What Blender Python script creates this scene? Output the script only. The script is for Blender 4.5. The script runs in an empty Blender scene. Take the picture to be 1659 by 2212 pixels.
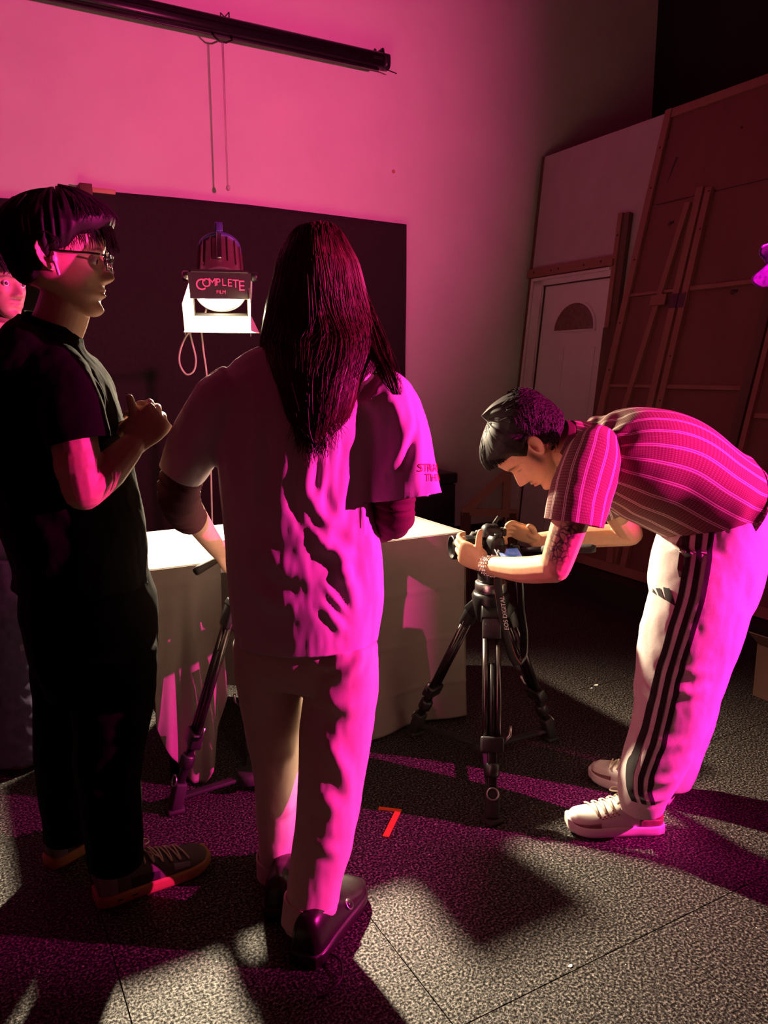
import bpy, bmesh, math, random
import numpy as np
from mathutils import Vector, Matrix
from mathutils.bvhtree import BVHTree

random.seed(7)
rng = np.random.default_rng(11)
scene = bpy.context.scene
COL = scene.collection

# ------------------------------------------------------------------ camera
YAW = math.radians(29.2)
cam_data = bpy.data.cameras.new('camera')
cam_data.sensor_fit = 'HORIZONTAL'
cam_data.sensor_width = 36.0
cam_data.lens = 36.0 * 1660.0 / 1659.0
cam_data.clip_start = 0.05
cam = bpy.data.objects.new('camera', cam_data)
cam.location = (0, 0, 1.40)
cam.rotation_euler = (math.radians(90 - 10.4), 0, -YAW)
COL.objects.link(cam)
scene.camera = cam

# ------------------------------------------------------------------ world, lights, exposure
world = bpy.data.worlds.new('world')
scene.world = world
world.use_nodes = True
bg = world.node_tree.nodes['Background']
bg.inputs[0].default_value = (1.0, 0.07, 0.20, 1)
bg.inputs[1].default_value = 0.050
scene.view_settings.view_transform = 'Standard'
scene.view_settings.look = 'None'
scene.view_settings.gamma = 1.0
scene.view_settings.use_curve_mapping = False
scene.view_settings.exposure = 0.0

def spot(name, loc, target, energy, color, angle, blend, radius):
    d = bpy.data.lights.new(name, 'SPOT')
    d.energy = energy; d.color = color; d.spot_size = math.radians(angle)
    d.spot_blend = blend; d.shadow_soft_size = radius
    o = bpy.data.objects.new(name, d)
    o.location = loc
    o.rotation_euler = (Vector(target) - Vector(loc)).to_track_quat('-Z', 'Y').to_euler()
    COL.objects.link(o)
    return o

# magenta stage lamp standing to the right of the group
spot('magenta_spot', (3.42, -0.13, 1.70), (1.05, 1.85, 1.05), 1900, (1.0, 0.020, 0.38), 66, 0.5, 0.014)
# second magenta lamp washing the upper back wall
spot('wall_wash', (3.1, 0.2, 2.25), (0.2, 5.06, 3.4), 980, (1.0, 0.070, 0.30), 92, 1.0, 0.10)
# tungsten fresnel over the table (its housing is built below)
LAMP = Vector((1.10, 3.47, 1.745))
LH = Vector((-math.sin(0.32), -math.cos(0.32), 0))
LAXIS = (LH*0.70 + Vector((0, 0, -0.714))).normalized()
spot('tungsten_spot', LAMP + LAXIS * 0.012, LAMP + Vector((0.06, -1.0, -0.82)), 1550, (1.0, 0.80, 0.54), 116, 1.0, 0.05)

# ------------------------------------------------------------------ node materials
MATS = {}
def mat(name, base, rough=0.6, metal=0.0, noise=None, bump=0.0, bscale=200.0, emit=None, spec=None, sub=0.0, sheen=0.0, trans=0.0, coords='Object', stretch=(1, 1, 1), bdist=0.002):
    """Principled material; noise=(scale, colour2, contrast) mixes a second colour by noise."""
    m = bpy.data.materials.new(name); m.use_nodes = True
    nt = m.node_tree; n = nt.nodes; l = nt.links
    b = n['Principled BSDF']
    b.inputs['Base Color'].default_value = (*base, 1)
    b.inputs['Roughness'].default_value = rough
    b.inputs['Metallic'].default_value = metal
    if spec is not None: b.inputs['Specular IOR Level'].default_value = spec
    if sub: 
        b.inputs['Subsurface Weight'].default_value = sub
        b.inputs['Subsurface Radius'].default_value = (0.012, 0.005, 0.003)
        b.inputs['Subsurface Scale'].default_value = 1.0
    if sheen: b.inputs['Sheen Weight'].default_value = sheen
    tc = n.new('ShaderNodeTexCoord'); mp = n.new('ShaderNodeMapping')
    mp.inputs['Scale'].default_value = stretch
    l.new(tc.outputs[coords], mp.inputs[0])
    if noise:
        t = n.new('ShaderNodeTexNoise'); t.inputs['Scale'].default_value = noise[0]; t.inputs['Detail'].default_value = 5
        l.new(mp.outputs[0], t.inputs['Vector'])
        r = n.new('ShaderNodeValToRGB'); c = noise[2]
        r.color_ramp.elements[0].position = 0.5 - c; r.color_ramp.elements[1].position = 0.5 + c
        r.color_ramp.elements[0].color = (*base, 1); r.color_ramp.elements[1].color = (*noise[1], 1)
        l.new(t.outputs['Fac'], r.inputs[0]); l.new(r.outputs[0], b.inputs['Base Color'])
    if bump:
        t2 = n.new('ShaderNodeTexNoise'); t2.inputs['Scale'].default_value = bscale; t2.inputs['Detail'].default_value = 3
        l.new(mp.outputs[0], t2.inputs['Vector'])
        bp = n.new('ShaderNodeBump'); bp.inputs['Strength'].default_value = bump; bp.inputs['Distance'].default_value = bdist
        l.new(t2.outputs['Fac'], bp.inputs['Height']); l.new(bp.outputs[0], b.inputs['Normal'])
    if emit:
        b.inputs['Emission Color'].default_value = (*emit[0], 1); b.inputs['Emission Strength'].default_value = emit[1]
    if trans:
        tr = n.new('ShaderNodeBsdfTranslucent'); tr.inputs[0].default_value = (*base, 1)
        mx = n.new('ShaderNodeMixShader'); mx.inputs[0].default_value = trans
        out = n['Material Output']
        l.new(b.outputs[0], mx.inputs[1]); l.new(tr.outputs[0], mx.inputs[2]); l.new(mx.outputs[0], out.inputs[0])
    MATS[name] = m
    return m

# ------------------------------------------------------------------ mesh helpers
BASES = {}
def mk(name, V, F, m, base=None, smooth=True, uv=None, cols=None):
    """one top-level mesh object; V in room metres, origin at its base"""
    V = np.asarray(V, float)
    if base is None:
        base = ((V[:,0].min()+V[:,0].max())/2, (V[:,1].min()+V[:,1].max())/2, V[:,2].min())
    base = np.array(base, float)
    me = bpy.data.meshes.new(name)
    me.from_pydata((V - base).tolist(), [], [tuple(int(i) for i in f) for f in F])
    if smooth: me.polygons.foreach_set('use_smooth', [True] * len(me.polygons))
    if uv is not None: set_uv(me, uv)
    if cols is not None: set_cols(me, cols)
    me.update()
    o = bpy.data.objects.new(name, me)
    me.materials.append(MATS[m] if isinstance(m, str) else m)
    COL.objects.link(o); o.location = base
    BASES[o.name] = base.tolist()
    return o
def set_uv(me, uv):
    ul = me.uv_layers.new(name='UVMap')
    vi = np.zeros(len(me.loops), int); me.loops.foreach_get('vertex_index', vi)
    ul.data.foreach_set('uv', np.asarray(uv, float)[vi].ravel())
def set_cols(me, cols):
    ca = me.color_attributes.new('Col', 'FLOAT_COLOR', 'POINT')
    ca.data.foreach_set('color', np.asarray(cols, float).ravel())
def empty(name, base, label, cat, group=None):
    o = bpy.data.objects.new(name, None); COL.objects.link(o); o.location = base
    o.empty_display_size = 0.1
    BASES[o.name] = [float(v) for v in base]
    tag(o, label, cat, group)
    return o
def tag(o, label, cat=None, group=None):
    o['label'] = label
    if cat: o['category'] = cat
    if group: o['group'] = group
    return o
def part(name, VF, m, parent, smooth=True, uv=None, cols=None, label=None, kind=None):
    V, F = VF[0], VF[1]
    pb = np.array(BASES[parent.name])
    V = np.asarray(V, float)
    me = bpy.data.meshes.new(name)
    me.from_pydata((V - pb).tolist(), [], [tuple(int(i) for i in f) for f in F])
    if smooth: me.polygons.foreach_set('use_smooth', [True] * len(me.polygons))
    if uv is not None: set_uv(me, uv)
    if cols is not None: set_cols(me, cols)
    me.update()
    o = bpy.data.objects.new(name, me); COL.objects.link(o)
    me.materials.append(MATS[m] if isinstance(m, str) else m)
    o.parent = parent
    BASES[o.name] = pb.tolist()
    if label: o['label'] = label
    if kind: o['kind'] = kind
    return o
def struct(name, VF, m, smooth=False, parent=None):
    if parent is not None: return part(name, VF, m, parent, smooth=smooth)
    o = mk(name, VF[0], VF[1], m, smooth=smooth)
    o['kind'] = 'structure'
    return o

def join(*vfs):
    V = []; F = []; k = 0
    for v, f in vfs:
        V.append(np.asarray(v, float)); F += [tuple(int(i) + k for i in ff) for ff in f]; k += len(v)
    return np.vstack(V), F
def box(c0, c1, bev=0.0):
    (x0, y0, z0), (x1, y1, z1) = c0, c1
    if bev <= 0:
        V = np.array([(x, y, z) for z in (z0, z1) for y in (y0, y1) for x in (x0, x1)], float)
        return V, [(0,2,3,1),(4,5,7,6),(0,1,5,4),(2,6,7,3),(0,4,6,2),(1,3,7,5)]
    bm = bmesh.new(); bmesh.ops.create_cube(bm, size=1)
    for v in bm.verts: v.co = Vector(((x0+x1)/2 + v.co.x*(x1-x0), (y0+y1)/2 + v.co.y*(y1-y0), (z0+z1)/2 + v.co.z*(z1-z0)))
    bmesh.ops.bevel(bm, geom=bm.edges[:], offset=bev, segments=2, affect='EDGES', profile=0.5)
    V = np.array([v.co[:] for v in bm.verts]); bm.verts.index_update()
    F = [tuple(v.index for v in f.verts) for f in bm.faces]; bm.free()
    return V, F
def frame_of(fwd, up):
    f = Vector(fwd).normalized(); u = Vector(up); r = f.cross(u).normalized(); u = r.cross(f)
    return np.array([r, f, u])          # rows: right, forward, up
def xf(VF, origin, axes):
    """local (right, forward, up) -> room"""
    return np.asarray(VF[0]) @ np.asarray(axes) + np.asarray(origin), VF[1]
def beam(p, q, w, t, side=(0, 0, 1), bev=0.0):
    """straight bar from p to q; w along side, t across"""
    p = Vector(p); q = Vector(q); ax = frame_of(q - p, side); L = (q - p).length
    return xf(box((-t/2, 0, -w/2), (t/2, L, w/2), bev), p, ax)
def tube(pts, r, seg=10, closed=False, cap=True, sub=0):
    pts = [Vector(p) for p in pts]
    if sub: pts = smooth_path(pts, sub, closed)
    n = len(pts); rr = r if hasattr(r, '__len__') else None
    V = []; F = []; prev = None
    for i, p in enumerate(pts):
        if closed: t = pts[(i+1) % n] - pts[i-1]
        else: t = pts[min(i+1, n-1)] - pts[max(i-1, 0)]
        if t.length < 1e-9: t = Vector((0, 0, 1))
        t.normalize()
        if prev is None:
            a = Vector((0, 0, 1)) if abs(t.z) < 0.9 else Vector((1, 0, 0))
            prev = (a - t * a.dot(t)).normalized()
        else: prev = (prev - t * prev.dot(t)).normalized()
        b = t.cross(prev)
        ri = (np.interp(i/(n-1), np.linspace(0, 1, len(rr)), rr) if rr is not None else r)
        for k in range(seg):
            a = 2*math.pi*k/seg
            V.append(p + (prev*math.cos(a) + b*math.sin(a))*ri)
    m = n if closed else n-1
    for i in range(m):
        for k in range(seg):
            a = i*seg + k; b2 = i*seg + (k+1) % seg; c = ((i+1) % n)*seg
            F.append((a, b2, c + (k+1) % seg, c + k))
    if cap and not closed:
        F.append(tuple(range(seg))[::-1]); F.append(tuple((n-1)*seg + k for k in range(seg)))
    return np.array([v[:] for v in V]), F
def smooth_path(pts, sub, closed=False):
    P = np.array([p[:] for p in map(Vector, pts)]); n = len(P); out = []
    for i in range(n if closed else n-1):
        if closed: a, b, c, d = P[i-1], P[i], P[(i+1) % n], P[(i+2) % n]
        else: a, b, c, d = P[max(i-1, 0)], P[i], P[i+1], P[min(i+2, n-1)]
        for k in range(sub):
            t = k/sub
            out.append(0.5*((2*b) + (c-a)*t + (2*a-5*b+4*c-d)*t*t + (3*b-a-3*c+d)*t**3))
    if not closed: out.append(P[-1])
    return [Vector(o) for o in out]
def lathe(profile, origin, axis, seg=32, up=(0, 0, 1), cap=True):
    """profile: (radius, along) pairs revolved about axis"""
    ax = Vector(axis).normalized(); a = Vector(up)
    if abs(ax.dot(a)) > 0.95: a = Vector((1, 0, 0))
    s = (a - ax*a.dot(ax)).normalized(); t = ax.cross(s); o = Vector(origin)
    V = []; F = []
    for r, h in profile:
        for k in range(seg):
            g = 2*math.pi*k/seg
            V.append((o + ax*h + (s*math.cos(g) + t*math.sin(g))*r)[:])
    for i in range(len(profile)-1):
        for k in range(seg):
            F.append((i*seg+k, i*seg+(k+1) % seg, (i+1)*seg+(k+1) % seg, (i+1)*seg+k))
    if cap: F.append(tuple(range(seg))[::-1]); F.append(tuple((len(profile)-1)*seg+k for k in range(seg)))
    return np.array(V), F
def prism(outline, depth):
    """outline: 2-D points in local (x, z); extruded along local y 0..depth"""
    n = len(outline)
    V = np.array([(x, 0, z) for x, z in outline] + [(x, depth, z) for x, z in outline], float)
    F = [tuple(range(n)), tuple(range(2*n-1, n-1, -1))] + [(i, i+n, (i+1) % n + n, (i+1) % n) for i in range(n)]
    return V, F
def text_mesh(s, size, depth=0.0008, shear=0.0, xs=1.0):
    c = bpy.data.curves.new('t', 'FONT'); c.body = s; c.size = size; c.extrude = depth; c.align_x = 'CENTER'; c.align_y = 'CENTER'; c.shear = shear
    c.resolution_u = 3
    o = bpy.data.objects.new('t', c); COL.objects.link(o)
    dg = bpy.context.evaluated_depsgraph_get(); me = bpy.data.meshes.new_from_object(o.evaluated_get(dg))
    V = np.array([v.co[:] for v in me.vertices]); F = [tuple(p.vertices) for p in me.polygons]
    bpy.data.objects.remove(o); bpy.data.curves.remove(c); bpy.data.meshes.remove(me)
    V[:, 0] *= xs
    return V, F                       # x right, y up, z out of the page

# value noise -----------------------------------------------------------------
def _h(ix, iy, iz):
    h = (ix.astype(np.int64)*374761393 + iy.astype(np.int64)*668265263 + iz.astype(np.int64)*2147483647*3) & 0xffffffff
    h = ((h ^ (h >> 13))*1274126177) & 0xffffffff
    return ((h ^ (h >> 16)) & 0xffff)/65535.0
def vnoise(P):
    P = np.asarray(P, float); I = np.floor(P).astype(np.int64); f = P - I; f = f*f*(3-2*f); r = 0
    for dx in (0, 1):
        for dy in (0, 1):
            for dz in (0, 1):
                w = (f[:,0] if dx else 1-f[:,0])*(f[:,1] if dy else 1-f[:,1])*(f[:,2] if dz else 1-f[:,2])
                r = r + w*_h(I[:,0]+dx, I[:,1]+dy, I[:,2]+dz)
    return r*2-1
def fbm(P, o=3):
    s = 0; a = 1.0
    for i in range(o): s = s + a*vnoise(P*2.0**i + 17.3*i); a *= 0.5
    return s

# lofted surfaces ---------------------------------------------------------------
def crom(A, t):
    A = np.asarray(A, float); n = len(A); x = np.clip(t, 0, 1)*(n-1); i = np.minimum(x.astype(int), n-2); f = (x-i)
    if A.ndim > 1: f = f[:, None]
    a = A[np.maximum(i-1, 0)]; b = A[i]; c = A[i+1]; d = A[np.minimum(i+2, n-1)]
    return 0.5*((2*b) + (c-a)*f + (2*a-5*b+4*c-d)*f*f + (3*b-a-3*c+d)*f**3)
class Loft:
    """sections: (centre, r_side, r_front, r_back[, exponent]); side = hint for the r_side direction"""
    def __init__(self, secs, side):
        self.c = np.array([s[0] for s in secs], float)
        self.rs = np.array([s[1] for s in secs], float)
        self.rf = np.array([s[2] for s in secs], float)
        self.rb = np.array([(s[3] if len(s) > 3 else s[2]) for s in secs], float)
        self.e = np.array([(s[4] if len(s) > 4 else 2.0) for s in secs], float)
        if np.ndim(side[0]) == 0: side = [side]*len(secs)
        self.s = np.array(side, float)
    def frame(self, v):
        c = crom(self.c, v); d = (crom(self.c, np.clip(v+0.01, 0, 1)) - crom(self.c, np.clip(v-0.01, 0, 1)))
        d /= np.linalg.norm(d, axis=1)[:, None] + 1e-12
        s = crom(self.s, v); s = s - d*(s*d).sum(1)[:, None]; s /= np.linalg.norm(s, axis=1)[:, None]
        return c, d, s, np.cross(d, s)
    def eval(self, u, v, off=0.0):
        """u angle in turns: 0 = +side, .25 = +front (d x s), .5 = -side"""
        c, d, s, f = self.frame(v)
        a = 2*np.pi*u; ca, sa = np.cos(a), np.sin(a)
        rs = crom(self.rs, v)+off; rfv = crom(self.rf, v)+off; rbv = crom(self.rb, v)+off; e = crom(self.e, v)
        rr = np.where(sa >= 0, rfv, rbv)
        p = 2.0/e
        x = np.sign(ca)*np.abs(ca)**p*rs; y = np.sign(sa)*np.abs(sa)**p*rr
        return c + s*x[:, None] + f*y[:, None]
    def grid(self, nu, nv, cap=True, disp=None, u0=0.0, u1=1.0):
        closed = abs(u1-u0-1) < 1e-9
        us = u0 + (u1-u0)*np.arange(nu)/(nu if closed else nu-1)
        vs = np.linspace(0, 1, nv)
        U, W = np.meshgrid(us, vs); U = U.ravel(); W = W.ravel()
        P = self.eval(U, W)
        if disp is not None:
            e = 1e-3
            du = self.eval(U+e, W) - self.eval(U-e, W); dv = self.eval(U, np.clip(W+e, 0, 1)) - self.eval(U, np.clip(W-e, 0, 1))
            N = np.cross(du, dv); N /= np.linalg.norm(N, axis=1)[:, None] + 1e-12
            c = self.frame(W)[0]
            sg = np.sign((N*(P-c)).sum(1)); N *= sg[:, None]
            P = P + N*disp(U, W, P)[:, None]
        F = []
        for j in range(nv-1):
            for i in range(nu if closed else nu-1):
                a = j*nu+i; b = j*nu+(i+1) % nu
                F.append((a, b, b+nu, a+nu))
        if cap and closed:
            F.append(tuple(range(nu))[::-1]); F.append(tuple((nv-1)*nu+i for i in range(nu)))
        return P, F, np.stack([U, W], 1)
def capsule(pts, rad, seg=14, sub=5, flat=None):
    """rounded tapering chain through pts (for fingers, limbs)"""
    pts = [np.array(p, float) for p in pts]; d0 = pts[1]-pts[0]; d0 /= np.linalg.norm(d0); d1 = pts[-1]-pts[-2]; d1 /= np.linalg.norm(d1)
    sp = smooth_path([Vector(p) for p in pts], sub)
    sp = np.array([p[:] for p in sp]); rr = np.interp(np.linspace(0, 1, len(sp)), np.linspace(0, 1, len(rad)), rad)
    P = []; R = []
    for k in (0.98, 0.8, 0.5): P.append(sp[0]-d0*rad[0]*k); R.append(rad[0]*math.sqrt(max(1-k*k, 0.01)))
    for p, r in zip(sp, rr): P.append(p); R.append(r)
    for k in (0.5, 0.8, 0.98): P.append(sp[-1]+d1*rad[-1]*k); R.append(rad[-1]*math.sqrt(max(1-k*k, 0.01)))
    n = len(P); V = []; F = []; prev = None
    P = [Vector(p) for p in P]
    for i in range(n):
        t = (P[min(i+1, n-1)]-P[max(i-1, 0)]).normalized()
        if prev is None:
            a = Vector((0, 0, 1)) if abs(t.z) < 0.9 else Vector((1, 0, 0)); prev = (a-t*a.dot(t)).normalized()
        else: prev = (prev-t*prev.dot(t)).normalized()
        b = t.cross(prev)
        for k in range(seg):
            a = 2*math.pi*k/seg; V.append((P[i]+(prev*math.cos(a)+b*math.sin(a))*R[i])[:])
    for i in range(n-1):
        for k in range(seg): F.append((i*seg+k, i*seg+(k+1) % seg, (i+1)*seg+(k+1) % seg, (i+1)*seg+k))
    F.append(tuple(range(seg))[::-1]); F.append(tuple((n-1)*seg+k for k in range(seg)))
    return np.array(V), F
def ellipsoid(c, r, axes=((1,0,0),(0,1,0),(0,0,1)), nu=24, nv=14):
    V = []; F = []
    for j in range(nv+1):
        ph = -math.pi/2 + math.pi*(j+0.02*(1 if j == 0 else -1 if j == nv else 0))/nv
        for i in range(nu):
            th = 2*math.pi*i/nu
            V.append((r[0]*math.cos(ph)*math.cos(th), r[1]*math.cos(ph)*math.sin(th), r[2]*math.sin(ph)))
    for j in range(nv):
        for i in range(nu): F.append((j*nu+i, j*nu+(i+1) % nu, (j+1)*nu+(i+1) % nu, (j+1)*nu+i))
    F.append(tuple(range(nu))[::-1]); F.append(tuple(nv*nu+i for i in range(nu)))
    return np.array(V) @ np.asarray(axes, float) + np.asarray(c, float), F
def voxel(vfs, size, smooth=4, factor=0.5):
    """union of closed shapes as one continuous surface"""
    V, F = join(*vfs)
    me = bpy.data.meshes.new('tmp'); me.from_pydata(V.tolist(), [], F)
    bm = bmesh.new(); bm.from_mesh(me); bmesh.ops.recalc_face_normals(bm, faces=bm.faces); bm.to_mesh(me); bm.free()
    o = bpy.data.objects.new('tmp', me); COL.objects.link(o)
    r = o.modifiers.new('r', 'REMESH'); r.mode = 'VOXEL'; r.voxel_size = size; r.adaptivity = 0
    if smooth:
        s = o.modifiers.new('s', 'SMOOTH'); s.factor = factor; s.iterations = smooth
    dg = bpy.context.evaluated_depsgraph_get(); em = bpy.data.meshes.new_from_object(o.evaluated_get(dg))
    n = len(em.vertices); A = np.zeros(n*3); em.vertices.foreach_get('co', A); A = A.reshape(-1, 3)
    q = np.zeros(len(em.loops), int); em.loops.foreach_get('vertex_index', q); 
    ls = np.zeros(len(em.polygons), int); em.polygons.foreach_get('loop_start', ls); lt = np.zeros(len(em.polygons), int); em.polygons.foreach_get('loop_total', lt)
    Fq = [tuple(q[a:a+b]) for a, b in zip(ls, lt)]
    bpy.data.objects.remove(o); bpy.data.meshes.remove(me); bpy.data.meshes.remove(em)
    return A, Fq
def normals(V, F):
    V = np.asarray(V); N = np.zeros_like(V)
    Q = np.array([f if len(f) == 4 else (f[0], f[1], f[2], f[2]) for f in F])
    n = np.cross(V[Q[:,2]]-V[Q[:,0]], V[Q[:,3]]-V[Q[:,1]])
    for k in range(4): np.add.at(N, Q[:,k], n)
    return N/(np.linalg.norm(N, axis=1)[:, None]+1e-12)
def seg_dist(P, pts):
    """distance to a polyline and position along it (0..1)"""
    pts = np.array(pts, float); best = np.full(len(P), 1e9); tt = np.zeros(len(P)); n = len(pts)-1
    for i in range(n):
        a, b = pts[i], pts[i+1]; ab = b-a
        t = np.clip(((P-a)@ab)/(ab@ab), 0, 1); d = np.linalg.norm(P-(a+t[:, None]*ab), axis=1)
        m = d < best; best[m] = d[m]; tt[m] = (i+t[m])/n
    return best, tt
def creases(V, F, specs):
    """raised or sunk folds along polylines: (points, width, height)"""
    V = np.array(V); N = normals(V, F); D = np.zeros(len(V))
    for pts, w, a in specs:
        sp = [p[:] for p in smooth_path([Vector(p) for p in pts], 5)]
        d, t = seg_dist(V, sp)
        k = np.clip(np.sin(np.pi*np.clip(t, 0.04, 0.96)), 0, 1)**0.6
        x = d/w
        D += a*k*(np.exp(-x*x) - 0.35*np.exp(-((x-2.0)/0.9)**2))
    return V + N*D[:, None], F
def cut_end(V, F, c, n, rad, snap=True):
    """open a closed garment at an end: drop what lies past the plane near c"""
    V = np.array(V); c = np.array(c, float); n = np.array(n, float); n /= np.linalg.norm(n)
    s = (V-c)@n; near = np.linalg.norm(V-c, axis=1) < rad
    kill = (s > 0) & near
    F2 = [f for f in F if not all(kill[i] for i in f)]
    used = np.zeros(len(V), bool)
    for f in F2:
        for i in f: used[i] = True
    mv = kill & used
    V[mv] -= np.outer(s[mv], n)
    idx = -np.ones(len(V), int); idx[used] = np.arange(used.sum())
    return V[used], [tuple(idx[i] for i in f) for f in F2]
def solid(o, t, off=-1):
    m = o.modifiers.new('thickness', 'SOLIDIFY'); m.thickness = t; m.offset = off
    return o
def bvh_of(VF): return BVHTree.FromPolygons([Vector(v) for v in VF[0]], [tuple(f) for f in VF[1]])
def drape(VF, bvh, direction, lift, maxd=3.0, keep=False):
    """lay a flat mesh onto a surface along direction, keeping its own relief"""
    d = Vector(direction).normalized(); out = []; ok = []
    for v in VF[0]:
        p = Vector(v); h = bvh.ray_cast(p - d*0.5, d, maxd)
        if h[0] is None:
            q = bvh.find_nearest(p); out.append((q[0] + q[1]*lift)[:]); ok.append(False)
        else:
            n_ = h[1] if h[1].dot(d) < 0 else -h[1]; out.append((h[0] + n_*lift)[:]); ok.append(True)
    F = VF[1] if keep else [f for f in VF[1] if all(ok[i] for i in f)]
    return np.array(out), F
def ribbon(pts, wvec, n=1):
    """flat strip along pts; wvec = half-width vector(s)"""
    V = []; F = []
    for i, p in enumerate(pts):
        w = np.array(wvec[i] if np.ndim(wvec[0]) else wvec, float)
        for k in range(n+1): V.append(np.array(p, float) + w*(2*k/n-1))
    m = n+1
    for i in range(len(pts)-1):
        for k in range(n): F.append((i*m+k, i*m+k+1, (i+1)*m+k+1, (i+1)*m+k))
    return np.array(V), F

# ================================================================== materials of the setting
mat('wall_paint', (0.80, 0.77, 0.74), 0.85, noise=(3.0, (0.74, 0.71, 0.69), 0.2), bump=0.25, bscale=90)
mat('black_paint', (0.012, 0.009, 0.009), 0.8, noise=(4, (0.02, 0.014, 0.014), 0.2))
mat('duvetyne', (0.014, 0.010, 0.010), 0.95, noise=(60, (0.020, 0.015, 0.015), 0.25), bump=0.3, bscale=400, sheen=0.05)
mat('flat_paint', (0.50, 0.40, 0.43), 0.8, noise=(6, (0.44, 0.35, 0.38), 0.25), bump=0.15, bscale=120)
mat('luan', (0.21, 0.070, 0.060), 0.7, noise=(5, (0.15, 0.05, 0.042), 0.3), bump=0.2, bscale=60, stretch=(1, 1, 0.12))
mat('lumber', (0.33, 0.14, 0.11), 0.7, noise=(7, (0.25, 0.10, 0.075), 0.3), bump=0.3, bscale=60, stretch=(1, 1, 0.15))
mat('lumber_dark', (0.16, 0.07, 0.05), 0.75, noise=(8, (0.09, 0.04, 0.03), 0.3), stretch=(1, 1, 0.2))
mat('knot', (0.05, 0.02, 0.015), 0.7)
mat('steel_dark', (0.05, 0.045, 0.045), 0.4, 0.8)
mat('steel', (0.55, 0.54, 0.53), 0.28, 1.0, noise=(30, (0.4, 0.39, 0.38), 0.3))
mat('white_paint', (0.72, 0.66, 0.68), 0.5, noise=(5, (0.65, 0.6, 0.61), 0.25))
mat('amber_glass', (0.18, 0.10, 0.05), 0.15, noise=(40, (0.10, 0.05, 0.03), 0.2), bump=0.5, bscale=60)
mat('black_plastic', (0.012, 0.011, 0.012), 0.38, noise=(60, (0.02, 0.018, 0.02), 0.3), bump=0.05, bscale=600)
mat('black_rubber', (0.016, 0.014, 0.014), 0.75, bump=0.2, bscale=300)
mat('black_gloss', (0.006, 0.006, 0.007), 0.12)
mat('black_metal', (0.02, 0.02, 0.021), 0.32, 0.6, noise=(50, (0.03, 0.03, 0.03), 0.3))
mat('tube_metal', (0.10, 0.085, 0.085), 0.25, 0.9)
mat('cord_white', (0.55, 0.48, 0.45), 0.6)
mat('orange_tape', (0.95, 0.10, 0.03), 0.6, noise=(40, (0.85, 0.07, 0.02), 0.3), bump=0.2, bscale=200)
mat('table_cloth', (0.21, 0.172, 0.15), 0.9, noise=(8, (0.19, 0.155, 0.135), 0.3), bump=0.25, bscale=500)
mat('thin_cloth', (0.40, 0.34, 0.30), 0.9, bump=0.25, bscale=500, trans=0.10)
mat('tape_tan', (0.55, 0.35, 0.2), 0.6)
mat('cardboard', (0.12, 0.05, 0.035), 0.85, noise=(9, (0.09, 0.04, 0.025), 0.3))
mat('white_print', (0.75, 0.74, 0.73), 0.6)
mat('pink_print', (0.95, 0.22, 0.45), 0.6)

# speckled rubber floor
def floor_material():
    m = bpy.data.materials.new('rubber_floor'); m.use_nodes = True; nt = m.node_tree; n = nt.nodes; l = nt.links
    b = n['Principled BSDF']; b.inputs['Roughness'].default_value = 0.60; b.inputs['Specular IOR Level'].default_value = 1.0
    g = n.new('ShaderNodeNewGeometry')
    t = n.new('ShaderNodeTexNoise'); t.inputs['Scale'].default_value = 150; t.inputs['Detail'].default_value = 3; t.inputs['Roughness'].default_value = 0.6
    r = n.new('ShaderNodeValToRGB'); e = r.color_ramp.elements
    e[0].position = 0.42; e[0].color = (0.004, 0.0025, 0.0025, 1); e[1].position = 0.72; e[1].color = (0.22, 0.19, 0.17, 1)
    x = e.new(0.52); x.color = (0.012, 0.009, 0.008, 1)
    v = n.new('ShaderNodeTexVoronoi'); v.inputs['Scale'].default_value = 26; v.inputs['Randomness'].default_value = 1
    r2 = n.new('ShaderNodeValToRGB'); r2.color_ramp.elements[0].position = 0.045; r2.color_ramp.elements[0].color = (1, 1, 1, 1); r2.color_ramp.elements[1].position = 0.06; r2.color_ramp.elements[1].color = (0, 0, 0, 1)
    mx = n.new('ShaderNodeMix'); mx.data_type = 'RGBA'; mx.inputs['B'].default_value = (0.55, 0.5, 0.46, 1)
    bp = n.new('ShaderNodeBump'); bp.inputs['Strength'].default_value = 0.9; bp.inputs['Distance'].default_value = 0.003
    l.new(g.outputs['Position'], t.inputs['Vector']); l.new(g.outputs['Position'], v.inputs['Vector'])
    l.new(t.outputs['Fac'], r.inputs[0]); l.new(v.outputs['Distance'], r2.inputs[0])
    l.new(r2.outputs[0], mx.inputs['Factor']); l.new(r.outputs[0], mx.inputs['A']); l.new(mx.outputs['Result'], b.inputs['Base Color'])
    r3 = n.new('ShaderNodeMapRange'); r3.inputs['From Min'].default_value = 0.40; r3.inputs['From Max'].default_value = 0.66; r3.inputs['To Min'].default_value = 0.08; r3.inputs['To Max'].default_value = 1.0
    l.new(t.outputs['Fac'], r3.inputs['Value']); l.new(r3.outputs[0], b.inputs['Specular IOR Level'])
    l.new(t.outputs['Fac'], bp.inputs['Height']); l.new(bp.outputs[0], b.inputs['Normal'])
    MATS['rubber_floor'] = m
floor_material()

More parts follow.
